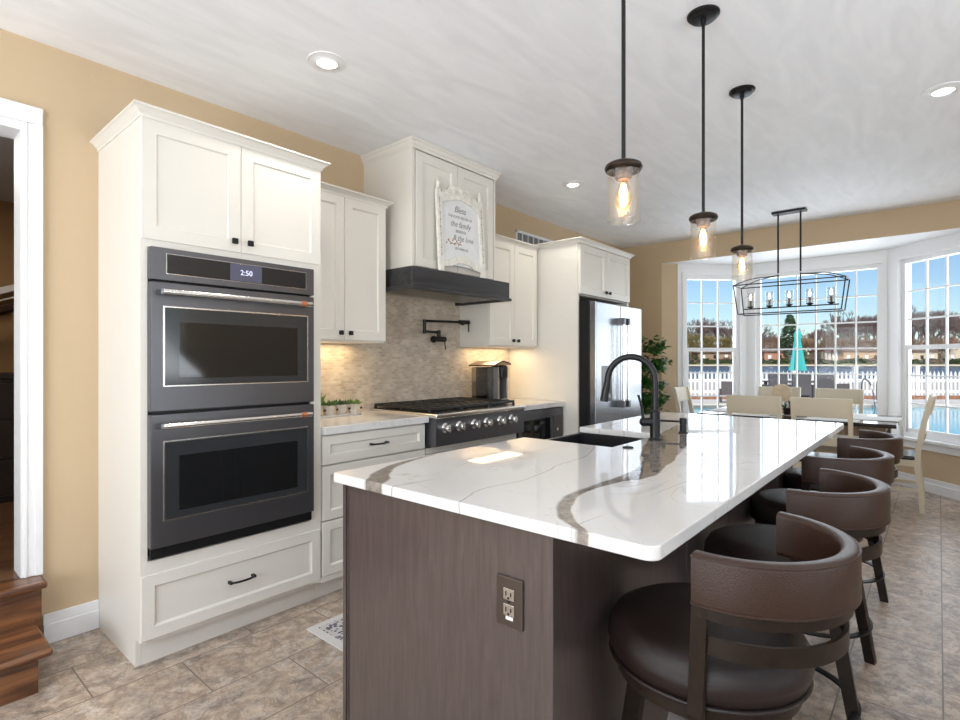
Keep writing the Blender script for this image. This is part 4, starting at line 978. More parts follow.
# ---------------------------------------------------------------- pendants
def make_pendant():
    t = thing('pendant_light', '', 'pendant lamp', (0, 0, 0), 'glass jar pendants over the island', local=True)
    # origin at ceiling contact, everything hangs below
    MB().lathe([(.064, 0), (.064, -.006), (.058, -.012), (.050, -.014), (.050, -.02), (.046, -.022), (.008, -.022)][::-1], seg=32).lathe([(.01, -.045), (.012, -.02)], seg=12).build('canopy', M_BLACK, t)
    MB().tube([(0, 0, -.02), (0, 0, -.825)], .0065, 10).build('rod', M_BLACK, t)
    T = -.826
    MB().lathe([(.008, T + .008), (.02, T + .003), (.042, T - .003), (.054, T - .010), (.057, T - .019), (.054, T - .027), (.050, T - .030), (.03, T - .02), (.01, T - .018)][::-1], seg=32).build('lid', M_BRONZE, t)
    s = MB().lathe([(.049, T - .022), (.050, T - .18), (.0465, T - .18), (.0455, T - .022)], seg=32, caps=False)
    s.lathe([(.0485, T - .176), (.0502, T - .179), (.0502, T - .184), (.0465, T - .183)], seg=32, caps=False)
    s.build('glass_shade', M_SEEDED, t)
    MB().lathe([(.026, T - .02), (.026, T - .05), (.02, T - .056)][::-1], seg=20).build('socket', mat('copper_socket', (.20, .12, .08), .35, .7), t)
    b = MB().lathe([(.001, T - .148), (.012, T - .145), (.024, T - .125), (.026, T - .105), (.017, T - .075), (.011, T - .056)], seg=20).build('bulb', M_BULBG, t)
    MB().lathe([(.002, T - .138), (.011, T - .128), (.012, T - .095), (.007, T - .07), (.002, T - .065)], seg=12).build('filament', M_BULB, b)
    return t
pp = make_pendant()
pl = ['black rod pendant with seeded glass jar shade over the outlet end of the island',
      'black rod pendant with seeded glass jar shade, middle one of three over the island',
      'black rod pendant with seeded glass jar shade, hanging closest to the linear lantern']
for i, (xx, yy) in enumerate(((-.735, 1.535), (-.742, 2.29), (-.795, 3.07))):
    o = pp if i == 0 else copy_tree(pp)
    o.location = (xx, yy, CE); o['label'] = pl[i]
    l = bpy.data.lights.new('pendant_bulb_light', 'POINT'); l.energy = 5; l.color = (1, .72, .42); l.shadow_soft_size = .01
    lo = bpy.data.objects.new('pendant_bulb_light', l); C.objects.link(lo); lo.location = (xx, yy, CE - .826 - .105)

# ---------------------------------------------------------------- recessed lights, plus added unseen spots without fixtures
for i, (x, y, lab) in enumerate(((-2.234, 1.477, 'round white recessed ceiling light in front of the oven cabinet'), (-2.26, 3.80, 'round white recessed ceiling light in front of the hood and refrigerator'), (.017, 3.756, 'round white recessed ceiling light at the open side of the room, above the stools'),
                                 (-1.1, -.9, None), (1.7, 4.2, None), (-2.2, -.9, None))):
    if lab:
        t = thing('recessed_light', lab, 'ceiling light', (x, y, CE), 'recessed ceiling lights')
        MB().lathe([(.048, -.012), (.062, -.003), (.09, -.004), (.092, 0), (.05, 0)], (x, y, CE), 32, caps=False).build('trim_ring', M_WHITE, t)
        MB().lathe([(0.001, -.006), (.05, -.006), (.05, -.002), (0.001, -.002)], (x, y, CE), 32).build('lens', M_CAN, t)
    l = bpy.data.lights.new('ceiling_spot', 'SPOT'); l.energy = 22; l.spot_size = R(150); l.spot_blend = .9; l.shadow_soft_size = .06; l.color = (1, .93, .84)
    lo = bpy.data.objects.new('ceiling_spot', l); C.objects.link(lo); lo.location = (x, y, CE - .02)
# under-cabinet strips
for (a, e) in ((1.68, 2.2), (3.38, 3.95)):
    o = area('under_cabinet_light', (-2.95, (a + e) / 2, 1.392), (-2.95, (a + e) / 2, 0), .17, e - a, 2.4, (1, .74, .42))
    o.rotation_euler = (0, 0, 0)

# ---------------------------------------------------------------- linear lantern chandelier
t = thing('linear_chandelier', 'black open cage linear lantern with five glass candle cups hanging over the dining table', 'chandelier', (-1.09, 5.83, CE))
cxx, cyy = -1.09, 5.83
MB().box(cxx - .145, cxx + .145, cyy - .05, cyy + .05, CE - .022, CE, .006).build('canopy', M_BLACK, t)
for s in (-1, 1):
    MB().tube([(cxx + s * .095, cyy, CE - .02), (cxx + s * .095, cyy, 2.13)], .008, 8).build('rod', M_BLACK, t)
r_ = .0055
zt_, zb_ = 2.03, 1.745; hx, hy, bx, by = .465, .14, .43, .11
q = MB()
T4 = [(-1, -1), (1, -1), (1, 1), (-1, 1)]
tp = [(cxx + a * hx, cyy + b * hy, zt_) for a, b in T4]; bt = [(cxx + a * bx, cyy + b * by, zb_) for a, b in T4]
for i in range(4):
    q.tube([tp[i], tp[(i + 1) % 4]], r_, 6).tube([bt[i], bt[(i + 1) % 4]], r_, 6).tube([tp[i], bt[i]], r_, 6)
q.build('cage', M_BLACK, t)
q = MB()
for s in (-1, 1):
    for u in (-1, 1):
        q.tube(cr([(cxx + s * hx, cyy + u * hy, zt_), (cxx + s * .32, cyy + u * .09, zt_ + .055), (cxx + s * .19, cyy + u * .03, zt_ + .07), (cxx + s * .095, cyy, zt_ + .08)], 5), r_ * .8, 6)
q.build('roof_arm', M_BLACK, t)
q = MB().tube([(cxx - .40, cyy, 1.80), (cxx + .40, cyy, 1.80)], .006, 8)
for s in (-1, 1):
    q.tube([(cxx + s * .095, cyy, 2.12), (cxx + s * .095, cyy, 1.80)], .006, 8)
q.build('center_bar', M_BLACK, t)
for k in range(5):
    x = cxx - .34 + k * .17
    cu = MB().lathe([(.004, 1.80), (.028, 1.815), (.034, 1.822), (.008, 1.826)], (x, cyy, 0), 16).build('candle_cup', M_BLACK, t)
    MB().lathe([(.036, 1.822), (.036, 1.96), (.034, 1.96), (.034, 1.822)], (x, cyy, 0), 20, caps=False).build('glass_cylinder', M_CLEAR, cu)
    MB().cyl((x, cyy, 0), .010, 1.826, 1.885, 12).build('candle_sleeve', mat('bronze_sleeve', (.1, .08, .06), .4, .5), cu)
    MB().lathe([(.006, 1.885), (.013, 1.905), (.010, 1.93), (.001, 1.95)], (x, cyy, 0), 12).build('bulb', emis('soft_bulb_glow', (1, .9, .75), 3.5), cu)

# ---------------------------------------------------------------- dining table and chairs
t = thing('dining_table', 'dark topped rectangular dining table on cream and wood legs in the bay', 'table', (-1.05, 5.98, 0))
TX0, TX1, TY0, TY1 = -1.84, -.26, 5.49, 6.42
MB().box(TX0, TX1, TY0, TY1, .73, .762, .004).build('tabletop', M_TABLE, t)
MB().box(TX0 + .1, TX1 - .1, TY0 + .09, TY0 + .115, .64, .73).box(TX0 + .1, TX1 - .1, TY1 - .115, TY1 - .09, .64, .73).box(TX0 + .1, TX0 + .125, TY0 + .1, TY1 - .1, .64, .73).box(TX1 - .125, TX1 - .1, TY0 + .1, TY1 - .1, .64, .73).build('apron', M_TLEG, t)
for x in (TX0 + .12, TX1 - .12):
    for y in (TY0 + .12, TY1 - .12): MB().bar((x, y, 0), (x, y, .73), .055, .055, .085, .085).build('leg', M_TLEG, t)
# runner with fringe
t = thing('table_runner', 'white woven table runner with fringe hanging over the dining table end', 'table runner', (-1.05, 5.96, .763))
M_RUN = mat('white_woven_cloth', (.74, .73, .70), .9, bump=.4, bscale=160)
rp = [(TX0 - .010, .60), (TX0 - .008, .745), (TX0 + .0, .764), (TX0 + .05, .7645), (TX1 - .05, .7645), (TX1 - .0, .764), (TX1 + .008, .745), (TX1 + .012, .68), (TX1 + .016, .60)]
q = MB(); vs = []
for x, z in rp:
    for y in (5.76, 6.16):
        vs.append((x, y, z)); 
for x, z in rp:
    for y in (5.76, 6.16): vs.append((x, y, z + .003) if .76 < z else (x + (.003 if x > -1 else -.003), y, z))
n = len(rp); fs = []
for i in range(n - 1):
    a = 2 * i; fs += [[a, a + 1, a + 3, a + 2], [2 * n + a, 2 * n + a + 2, 2 * n + a + 3, 2 * n + a + 1], [a, a + 2, 2 * n + a + 2, 2 * n + a], [a + 1, 2 * n + a + 1, 2 * n + a + 3, a + 3]]
fs += [[0, 2 * n, 2 * n + 1, 1], [2 * n - 2, 2 * n - 1, 4 * n - 1, 4 * n - 2]]
q._add(vs, fs); q.build('cloth', M_RUN, t)
q = MB()
for k in range(24):
    y = 5.765 + k * .017
    for x in (TX1 + .018, TX0 - .012): q.tube([(x, y, .602), (x + random.uniform(-.004, .004), y + random.uniform(-.005, .005), .54)], .003, 5)
q.build('fringe', M_RUN, t)
# place mats
for i, (x, y) in enumerate(((-1.42, 5.62), (-.72, 5.62), (-1.42, 6.30), (-.72, 6.30))):
    o = MB().box(x - .2, x + .2, y - .115, y + .105, .7622, .7655, .001).build('place_mat', M_RUN, origin=(x, y, .7622))
    tag(o, ['white woven place mat before the dining chair nearer the refrigerator, kitchen side', 'white woven place mat before the dining chair nearer the stools, kitchen side', 'white woven place mat on the window side of the table, toward the refrigerator', 'white woven place mat on the window side of the table, toward the stools'][i], 'place mat', 'white place mats')
def make_chair():
    t = thing('dining_chair', '', 'chair', (0, 0, 0), 'cream dining chairs', local=True)
    # faces -x ; back at +x ; origin under seat centre
    for s in (-1, 1):
        y = s * .195
        pr = [(.205 + .035, 0), (.225, .2), (.205, .40), (.205, .47), (.225, .60), (.255, .78), (.30, .98)]
        pts = cr([(x, y, z) for x, z in pr], 4); q = MB(); vs = []
        for p in pts:
            wx_ = .021 if p.z > .3 else .018
            for sx, sy in ((-wx_, -.015), (wx_, -.015), (wx_, .015), (-wx_, .015)): vs.append((p.x + sx, p.y + sy, p.z))
        m_ = len(pts); fs = [[3, 2, 1, 0], [4 * m_ - 4 + k for k in range(4)]]
        for i in range(m_ - 1):
            for k in range(4): fs.append([i * 4 + k, i * 4 + (k + 1) % 4, (i + 1) * 4 + (k + 1) % 4, (i + 1) * 4 + k])
        q._add(vs, fs); q.build('rear_leg', M_CHAIR, t)
        MB().bar((-.19, y, 0), (-.19, y, .42), .03, .03, .042, .042).build('front_leg', M_CHAIR, t)
    def slab(z0, z1, x0, x1, nm):
        q = MB(); vs = []; n = 10
        for i in range(n + 1):
            u = -1 + 2 * i / n; y = u * .212; bow = .022 * (1 - u * u)
            for x, z in ((x0 + bow - .011, z0), (x0 + bow + .011, z0), (x1 + bow + .011, z1), (x1 + bow - .011, z1)): vs.append((x, y, z))
        fs = [[0, 1, 2, 3], [4 * n + 3, 4 * n + 2, 4 * n + 1, 4 * n]]
        for i in range(n):
            for k in range(4): fs.append([i * 4 + k, (i + 1) * 4 + k, (i + 1) * 4 + (k + 1) % 4, i * 4 + (k + 1) % 4])
        q._add(vs, fs); q.build(nm, M_CHAIR, t)
    slab(.83, .985, .272, .302, 'top_rail'); slab(.60, .665, .222, .236, 'lower_rail')
    MB().box(-.21, .205, -.205, .205, .385, .44, .004).build('seat_frame', M_CHAIR, t)
    MB().box(-.225, .195, -.215, .215, .44, .475, .014, 3).build('seat_pad', mat('black_vinyl', (.015, .015, .017), .22), t)
    for s in (-1, 1): MB().box(-.19, .235, s * .195 - .01, s * .195 + .01, .17, .20).build('stretcher', M_CHAIR, t)
    return t
ch = make_chair()
spots = [(-1.205, 5.28, 90 + 180, 'cream ladder-back dining chair on the kitchen side of the table, closer to the refrigerator'),
         (-.72, 5.33, 90 + 180, 'cream ladder-back dining chair on the kitchen side of the table, closer to the stools'),
         (-1.38, 6.56, 90, 'cream ladder-back dining chair by the bay window, closer to the refrigerator'),
         (-.80, 6.47, 90, 'cream ladder-back dining chair by the bay window, behind the linear lantern\'s far end'),
         (-1.92, 6.08, 180, 'cream ladder-back dining chair at the table end toward the refrigerator'),
         (-.345, 6.03, 0, 'cream ladder-back dining chair seen side-on at the table end beyond the stools')]
for i, (x, y, a, lab) in enumerate(spots):
    o = ch if i == 0 else copy_tree(ch)
    o.location = (x, y, 0); o.rotation_euler = (0, 0, R(a)); o['label'] = lab
# centrepiece
t = thing('paddle_ornament', 'round pale wooden paddle ornament standing on the dining table', 'ornament', (-1.17, 5.9, .768))
M_PAD = mat('pale_wood_disk', (.60, .47, .32), .6, vary=.12, vscale=30)
MB().lathe([(.001, -.009), (.088, -.009), (.092, 0), (.088, .009), (.001, .009)], (-1.17, 5.9, .965), 32, 'Y').build('disk', M_PAD, t)
MB().bar((-1.17, 5.9, .785), (-1.17, 5.9, .885), .026, .016).build('handle', M_PAD, t)
MB().box(-1.22, -1.12, 5.875, 5.935, .768, .788, .004).build('foot', M_PAD, t)
random.seed(11)
t = thing('small_table_plant', 'little dark pot of white blossom and leaves on the dining table', 'plant', (-1.10, 5.80, .768))
MB().lathe([(.03, .768), (.042, .835), (.038, .835)], (-1.10, 5.80, 0), 16).build('pot', M_BLACK, t)
q = MB(); q2 = MB()
for k in range(40):
    a = random.uniform(0, 6.28); e = random.uniform(.3, 1.5); l = random.uniform(.03, .08); d = Vector((math.cos(a) * math.cos(e), math.sin(a) * math.cos(e), math.sin(e))); p0 = Vector((-1.10, 5.80, .83))
    (q if k % 3 else q2).tube([p0, p0 + d * l * .6, p0 + d * l], [.003, .011, .002], 5)
q.build('leaves', M_SUC[1], t); q2.build('blossom', M_WHITE, t)
t = thing('wire_napkin_stand', 'silver wire napkin stand on the dining table', 'napkin holder', (-.98, 5.92, .768))
q = MB()
for s in (-1, 1):
    q.tube([(-.98 - .07, 5.92 + s * .035, .772), (-.98, 5.92 + s * .01, .89), (-.98 + .07, 5.92 + s * .035, .772), (-.98 - .07, 5.92 + s * .035, .772)], .0035, 6)
q.tube([(-.98 - .07, 5.885, .772), (-.98 - .07, 5.955, .772)], .0035, 6).tube([(-.98 + .07, 5.885, .772), (-.98 + .07, 5.955, .772)], .0035, 6)
q.build('wire_frame', M_CHROME, t)
MB().box(-1.03, -.93, 5.912, 5.928, .775, .86, .003).build('napkins', M_WHITE, t)

# ---------------------------------------------------------------- potted tree behind the refrigerator
random.seed(5)
t = thing('potted_ficus', 'leafy green ficus standing in the corner behind the refrigerator', 'plant', (-2.40, 5.62, 0))
pc = Vector((-2.45, 5.6, 0))
MB().lathe([(.12, 0), (.165, .28), (.175, .30), (.155, .30), (.15, .26)], pc, 28).build('pot', mat('basket_brown', (.16, .10, .06), .8, bump=.5, bscale=50), t)
MB().lathe([(.001, .262), (.152, .262)], pc, 24, caps=False).build('soil', mat('dark_soil', (.03, .02, .015), .9), t)
q = MB(); tips = []
for k in range(3):
    a = k * 2.1; pts = [pc + Vector((.03 * math.cos(a), .03 * math.sin(a), .26))]
    for j in range(1, 7): pts.append(pts[-1] + Vector((random.uniform(-.035, .035), random.uniform(-.035, .035), .19)))
    q.tube(cr(pts, 3), [max(.004, .014 - .0006 * i) for i in range(len(cr(pts, 3)))], 7)
    for j in range(1, 7):
        for m_ in range(5):
            a2 = random.uniform(0, 6.28); l = random.uniform(.08, .16) * (1 if j < 6 else .7); d = Vector((math.cos(a2), math.sin(a2), random.uniform(.1, .8))).normalized()
            q.tube([pts[j], pts[j] + d * l], [.004, .002], 5); tips += [pts[j] + d * l * u for u in (.4, .6, .8, 1)]
q.build('stem', mat('ficus_bark', (.14, .09, .06), .8), t)
q = MB()
for p in tips:
    for k in range(9):
        a = random.uniform(0, 6.28); p = p + Vector((random.uniform(-.03, .03), random.uniform(-.03, .03), random.uniform(-.03, .03))); d = Vector((math.cos(a), math.sin(a), random.uniform(-.9, .3))).normalized(); l = random.uniform(.05, .085)
        s_ = d.cross(Vector((0, 0, 1))).normalized() * l * .34; u = s_.cross(d).normalized() * l * .08
        q._add([p, p + d * l * .45 + s_ - u, p + d * l, p + d * l * .45 - s_ - u, p + d * l * .5 + u], [[0, 1, 4], [1, 2, 4], [2, 3, 4], [3, 0, 4]])
q.build('foliage', mat('ficus_leaf', (.035, .13, .02), .4, vary=.4, vscale=9), t)

# ================================================================= OUTSIDE
cs, sn = math.cos(YAW), math.sin(YAW)
def OW(a, d, z): return Vector((a * cs - d * sn, a * sn + d * cs, z))      # lateral, depth -> world
MO = Matrix(((cs, -sn, 0, 0), (sn, cs, 0, 0), (0, 0, 1, 0), (0, 0, 0, 1)))
def lat(px, d): return (px - 480) / 535.7 * d
GZ = -.18
M_DECK = mat('pale_concrete', (.62, .60, .57), .8, vary=.08, vscale=1.5)
M_MULCH = mat('brick_edging', (.30, .14, .08), .9, vary=.3, vscale=8)
M_VINYL = mat('white_vinyl', (.80, .80, .80), .5)
M_LAWN = mat('winter_lawn', (.17, .19, .06), .9, vary=.25, vscale=.4)
struct(MB(MO).box(-30, -.1, 8.9, 22.2, GZ - .4, GZ).box(-.1, 6.0, 15.8, 22.2, GZ - .4, GZ).box(-.1, 6.0, 8.2, 8.95, GZ - .4, GZ).build('floor_patio', M_DECK))
C_ = 0
# pool occupies a strip; water sits just below deck level
for ob in [o for o in C.objects if o.name == 'floor_patio']: bpy.data.objects.remove(ob)
PL0, PL1, PD0, PD1 = 1.0, 24.0, 10.2, 17.5
dk = MB(MO).box(-40, PL0, 8.9, 22.2, GZ - .4, GZ).box(PL0, PL1, PD1, 22.2, GZ - .4, GZ).box(PL0, PL1, 8.6, PD0, GZ - .4, GZ).box(PL1, 40, 8.6, 22.2, GZ - .4, GZ)
struct(dk.build('floor_patio', M_DECK))
def water(name, col, rough, sc, bs):
    m = mat(name, col, rough, bump=bs, bscale=sc, spec=.5); return m
t = thing('swimming_pool', 'turquoise in-ground swimming pool with pale coping beyond the bay windows', 'pool', OW(9, 13, GZ))
MB(MO).box(PL0 + .02, PL1 - .02, PD0 + .02, PD1 - .02, GZ - .12, GZ - .08).build('water', water('pool_water', (.05, .42, .56), .12, 3, .12), t)
MB(MO).box(PL0 - .1, PL1 + .1, PD1, PD1 + .35, GZ - .1, GZ + .03, .01).box(PL0 - .1, PL1 + .1, PD0 - .35, PD0, GZ - .1, GZ + .03, .01).box(PL0 - .35, PL0, PD0 - .35, PD1 + .35, GZ - .1, GZ + .03, .01).build('coping', mat('cream_coping', (.72, .66, .55), .7), t)
a_ = lat(873, 17.4)
for da in (0, .5):
    MB(MO).tube(cr([(a_ + da, 17.9, GZ), (a_ + da, 17.9, GZ + .7), (a_ + da, 17.75, GZ + .85), (a_ + da, 17.45, GZ + .6), (a_ + da, 17.3, GZ - .1)], 5), .022, 8).build('ladder_rail', M_SLATE2, t)
o = MB(MO).box(-40, 40, 20.2, 20.9, GZ, GZ + .10, .02).build('brick_bed', M_MULCH); tag(o, 'low reddish brick border bed running along the foot of the white picket fence', 'garden bed')
# picket fence
t = thing('picket_fence', 'long white vinyl picket fence with capped posts between pool and lake', 'fence', OW(0, 21.1, GZ))
FD = 21.1
q = MB(MO).box(-40, 40, FD - .03, FD + .03, GZ + .18, GZ + .30).box(-40, 40, FD - .03, FD + .03, GZ + .62, GZ + .74).build('rail', M_VINYL, t)
posts = [-12 + 2.42 * k + .15 for k in range(18)]
for a in posts:
    pq = MB(MO).box(a - .075, a + .075, FD - .075, FD + .075, GZ, GZ + 1.22)
    pq.box(a - .10, a + .10, FD - .1, FD + .1, GZ + 1.22, GZ + 1.26).build('post', M_VINYL, t)
q = MB(MO)
a = -12.0
while a < 31:
    if all(abs(a - p) > .13 for p in posts):
        v0 = a - .04; v1 = a + .04
        q._add([(v0, FD - .045, GZ + .08), (v1, FD - .045, GZ + .08), (v1, FD - .045, GZ + .95), (a, FD - .045, GZ + 1.05), (v0, FD - .045, GZ + .95),
                (v0, FD - .03, GZ + .08), (v1, FD - .03, GZ + .08), (v1, FD - .03, GZ + .95), (a, FD - .03, GZ + 1.05), (v0, FD - .03, GZ + .95)],
               [[0, 1, 2, 3, 4], [9, 8, 7, 6, 5], [0, 5, 6, 1], [1, 6, 7, 2], [2, 7, 8, 3], [3, 8, 9, 4], [4, 9, 5, 0]])
    a += .165
o = q.build('pickets', M_VINYL, t); o['kind'] = 'stuff'
# lawn bank, lake, far shore
struct(MB(MO)._add([(-60, 22.2, GZ - .02), (60, 22.2, GZ - .02), (90, 44, -.46), (-90, 44, -.46), (-60, 22.2, -1.2), (60, 22.2, -1.2), (90, 44, -1.2), (-90, 44, -1.2)],
                   [[0, 1, 2, 3], [7, 6, 5, 4], [0, 4, 5, 1], [1, 5, 6, 2], [2, 6, 7, 3], [3, 7, 4, 0]]).build('ground_bank', mat('pale_bank', (.50, .48, .44), .9, vary=.1, vscale=.5)))
o = MB(MO).box(-300, 320, 43.5, 171, -.9, -.455).build('lake', water('lake_water', (.045, .085, .13), .25, .6, .35)); tag(o, 'broad blue-grey lake stretching beyond the white picket fence', 'lake')
struct(MB(MO)._add([(-320, 170, -.7), (340, 170, -.7), (340, 171, -.1), (-320, 171, -.1), (340, 174, -.05), (-320, 174, -.05)], [[0, 1, 2, 3], [3, 2, 4, 5]]).build('ground_shore', mat('sand_shore', (.60, .52, .40), .9)))
struct(MB(MO)._add([(-320, 174, -.05), (340, 174, -.05), (340, 190, 1.0), (-320, 190, 1.0), (340, 330, 5.0), (-320, 330, 5.0)], [[0, 1, 2, 3], [3, 2, 4, 5]]).build('ground_far_lawn', M_LAWN))
# houses
def house(px, d, wd, h, wallc, roofc, lab, n):
    a = lat(px, d); z0 = -.05 + (d - 174) * .0656
    t = thing('lake_house', lab, 'house', OW(a, d, z0))
    MB(MO).box(a - wd / 2, a + wd / 2, d, d + 9, z0 - 1, z0 + h).build('walls', mat('house_wall_%d' % n, wallc, .8), t)
    q = MB(MO)._add([(a - wd / 2 - .6, d - .6, z0 + h), (a + wd / 2 + .6, d - .6, z0 + h), (a + wd / 2 + .6, d + 9.6, z0 + h), (a - wd / 2 - .6, d + 9.6, z0 + h), (a - wd / 2 + 2, d + 4.5, z0 + h + 2.6), (a + wd / 2 - 2, d + 4.5, z0 + h + 2.6)],
                    [[3, 2, 1, 0], [0, 1, 5, 4], [2, 3, 4, 5], [1, 2, 5], [3, 0, 4]])
    q.build('roof', mat('house_roof_%d' % n, roofc, .85), t)
    k = int(wd // 3.2)
    for i in range(k):
        x = a - wd / 2 + wd * (i + .5) / k
        MB(MO).box(x - .55, x + .55, d - .08, d + .02, z0 + .9, z0 + 2.2).build('window', M_OVGLASS if i % 2 else M_WHITE, t)
    MB(MO).box(a + wd * .2, a + wd * .2 + 1, d + 3.5, d + 4.5, z0 + h + 1, z0 + h + 3.4).build('chimney', mat('chimney_brick', (.3, .14, .1), .9), t)
house(780, 190, 11, 3.4, (.42, .20, .13), (.17, .12, .10), 'long low brick house across the lake, beside the closed turquoise parasol', 1)
house(862, 190, 13, 3.6, (.55, .36, .22), (.17, .12, .10), 'tan lakeside house seen near the corner post of the bay windows', 2)
house(833, 193, 6, 3.2, (.60, .56, .52), (.28, .14, .14), 'small pale house with dark red roof across the lake, among shrubs', 3)
house(922, 189, 11, 3.5, (.62, .50, .38), (.17, .12, .10), 'cream lakeside house seen through the bay window nearest the side chair', 4)
house(958, 192, 8, 5.2, (.62, .52, .42), (.25, .15, .12), 'tall cream house at the picture edge across the lake', 5)
house(715, 192, 12, 3.0, (.34, .22, .15), (.20, .14, .11), 'dim brown house behind shrubs across the lake, seen in the angled window by the ficus', 6)
# trees
def grow(mb, p, d, l, r, depth, rnd, spread=.55):
    e = p + d * l
    mb.tube([p, (p + e) / 2 + Vector((rnd.uniform(-1, 1), rnd.uniform(-1, 1), 0)) * l * .05, e], [r, r * .85, r * .68], 4 if depth > 2 else 3, caps=False)
    if depth == 0: return
    n = rnd.choice((2, 3, 3)) if depth > 1 else 3
    for i in range(n):
        v = (d + Vector((rnd.uniform(-1, 1), rnd.uniform(-1, 1), rnd.uniform(-.25, .65))) * spread).normalized()
        if v.z < -.1: v.z = .1
        grow(mb, p + d * l * rnd.uniform(.65, 1), v, l * rnd.uniform(.66, .86), max(.042, r * .62), depth - 1, rnd, spread)
M_BARK = [mat('grey_brown_bark', (.16, .115, .10), .9), mat('mauve_brown_bark', (.20, .135, .13), .9), mat('olive_twig_bark', (.24, .19, .075), .9), mat('russet_twig_bark', (.24, .15, .09), .9)]
protos = []
for i in range(4):
    rnd = random.Random(20 + i); mb = MB()
    H = 1
    grow(mb, Vector((0, 0, 0)), Vector((rnd.uniform(-.05, .05), 0, 1)).normalized(), 4.6, .34, 6, rnd, .62 if i % 2 else .52)
    protos.append(mb.build('tree_proto', M_BARK[i], smooth=False))
def tree(px, d, s, k, first=[True, True, True, True], lab=None, grp=None):
    if first[k]: o = protos[k]; first[k] = False; o.name = 'bare_tree'
    else: o = protos[k].copy(); C.objects.link(o)
    z0 = -.05 + (d - 174) * .0656 if d < 190 else 1 + (d - 190) * .0286
    o.location = OW(lat(px, d), d, z0 - .3); o.rotation_euler = (0, 0, random.uniform(0, 6.28)); o.scale = (s, s, s)
    tag(o, lab, 'tree', grp)
random.seed(9)
LB = {0: 'tall bare grey-brown winter tree in the woods across the lake', 1: 'tall bare mauve-brown winter tree in the woods across the lake', 2: 'olive budding tree in the woods across the lake', 3: 'russet twiggy tree in the woods across the lake'}
px = 682
while px < 985:
    d = random.uniform(198, 215)
    if px < 745: hh = 1.05 + random.uniform(-.15, .15); k = random.choice((0, 1))
    elif px < 840: hh = .95 + random.uniform(-.15, .1); k = random.choice((0, 1, 3))
    elif px < 900: hh = 1.2 + random.uniform(-.1, .15); k = random.choice((0, 1))
    else: hh = 1.35 + random.uniform(-.15, .15); k = random.choice((0, 1))
    if 768 < px < 812: hh *= .7
    tree(px, d, hh, k, lab=LB[k], grp='bare %s trees across the lake' % ('grey-brown', 'mauve-brown', 'olive', 'russet')[k])
    px += random.uniform(2.6, 4.6)
px = 684
while px < 985:
    k = 2 if px < 744 else 3
    d = random.uniform(192, 197)
    tree(px, d, .62 + random.uniform(-.1, .12) if px < 744 else .62 + random.uniform(-.12, .12), k, lab=LB[k], grp='bare %s trees across the lake' % ('grey-brown', 'mauve-brown', 'olive', 'russet')[k])
    px += random.uniform(2.4, 4)
# evergreen
t = thing('evergreen_tree', 'dark green conical evergreen across the lake, behind the turquoise parasol', 'tree', OW(lat(790, 192), 192, 1))
ec = OW(lat(790, 192), 192, 1)
MB().tube([ec, ec + Vector((0, 0, 14))], [.4, .1], 6).build('trunk', M_BARK[0], t)
rnd = random.Random(4); q = MB()
for k in range(900):
    z = rnd.uniform(1.0, 16.5); rr_ = 4.9 * (1 - (z / 17.5) ** 1.25) + .3; a = rnd.uniform(0, 6.28); r1 = rr_ * rnd.uniform(.55, 1.05)
    c = ec + Vector((r1 * math.cos(a), r1 * math.sin(a), z)); d = Vector((math.cos(a), math.sin(a), -.35)).normalized(); s_ = d.cross(Vector((0, 0, 1))).normalized()
    q._add([c - d * 1.0, c + s_ * .42, c + d * .8, c - s_ * .42, c + Vector((0, 0, .3))], [[0, 1, 4], [1, 2, 4], [2, 3, 4], [3, 0, 4]])
q.build('foliage', mat('evergreen_needles', (.035, .075, .03), .9, vary=.4, vscale=.8), t)
# shrubs at the water
shr = []
rnd = random.Random(8)
sm = [mat('green_shrub', (.06, .085, .03), .9, vary=.4, vscale=1), mat('brown_shrub', (.17, .11, .08), .9, vary=.3, vscale=1)]
for j in range(2):
    q = MB()
    for k in range(170):
        a = rnd.uniform(0, 6.28); e = rnd.uniform(0, 1.5); r1 = rnd.uniform(.6, 1); c = Vector((1.5 * r1 * math.cos(a) * math.cos(e), 1.5 * r1 * math.sin(a) * math.cos(e), 1.25 * r1 * math.sin(e)))
        v = [c + Vector((rnd.uniform(-.25, .25), rnd.uniform(-.25, .25), rnd.uniform(-.25, .25))) for _ in range(4)]
        q._add(v, [[0, 1, 2], [0, 2, 3], [0, 3, 1], [1, 3, 2]])
    shr.append(q.build('shore_shrub', sm[j], smooth=False))
used = [False, False]
px = 684
while px < 975:
    j = rnd.choice((0, 0, 1)); d = rnd.uniform(177, 183)
    if not used[j]: o = shr[j]; used[j] = True
    else: o = shr[j].copy(); C.objects.link(o)
    s = rnd.uniform(.7, 1.5) * (1.25 if px < 745 else 1)
    o.location = OW(lat(px, d), d, -.05 + (d - 174) * .0656 - .1); o.scale = (s * 1.3, s, s); o.rotation_euler = (0, 0, rnd.uniform(0, 6))
    tag(o, ('low dark green shrub on the far lawn across the lake', 'low brown winter shrub on the far lawn across the lake')[j], 'shrub', ('green shrubs', 'brown shrubs')[j] + ' on the far shore')
    px += rnd.uniform(2.5, 5)
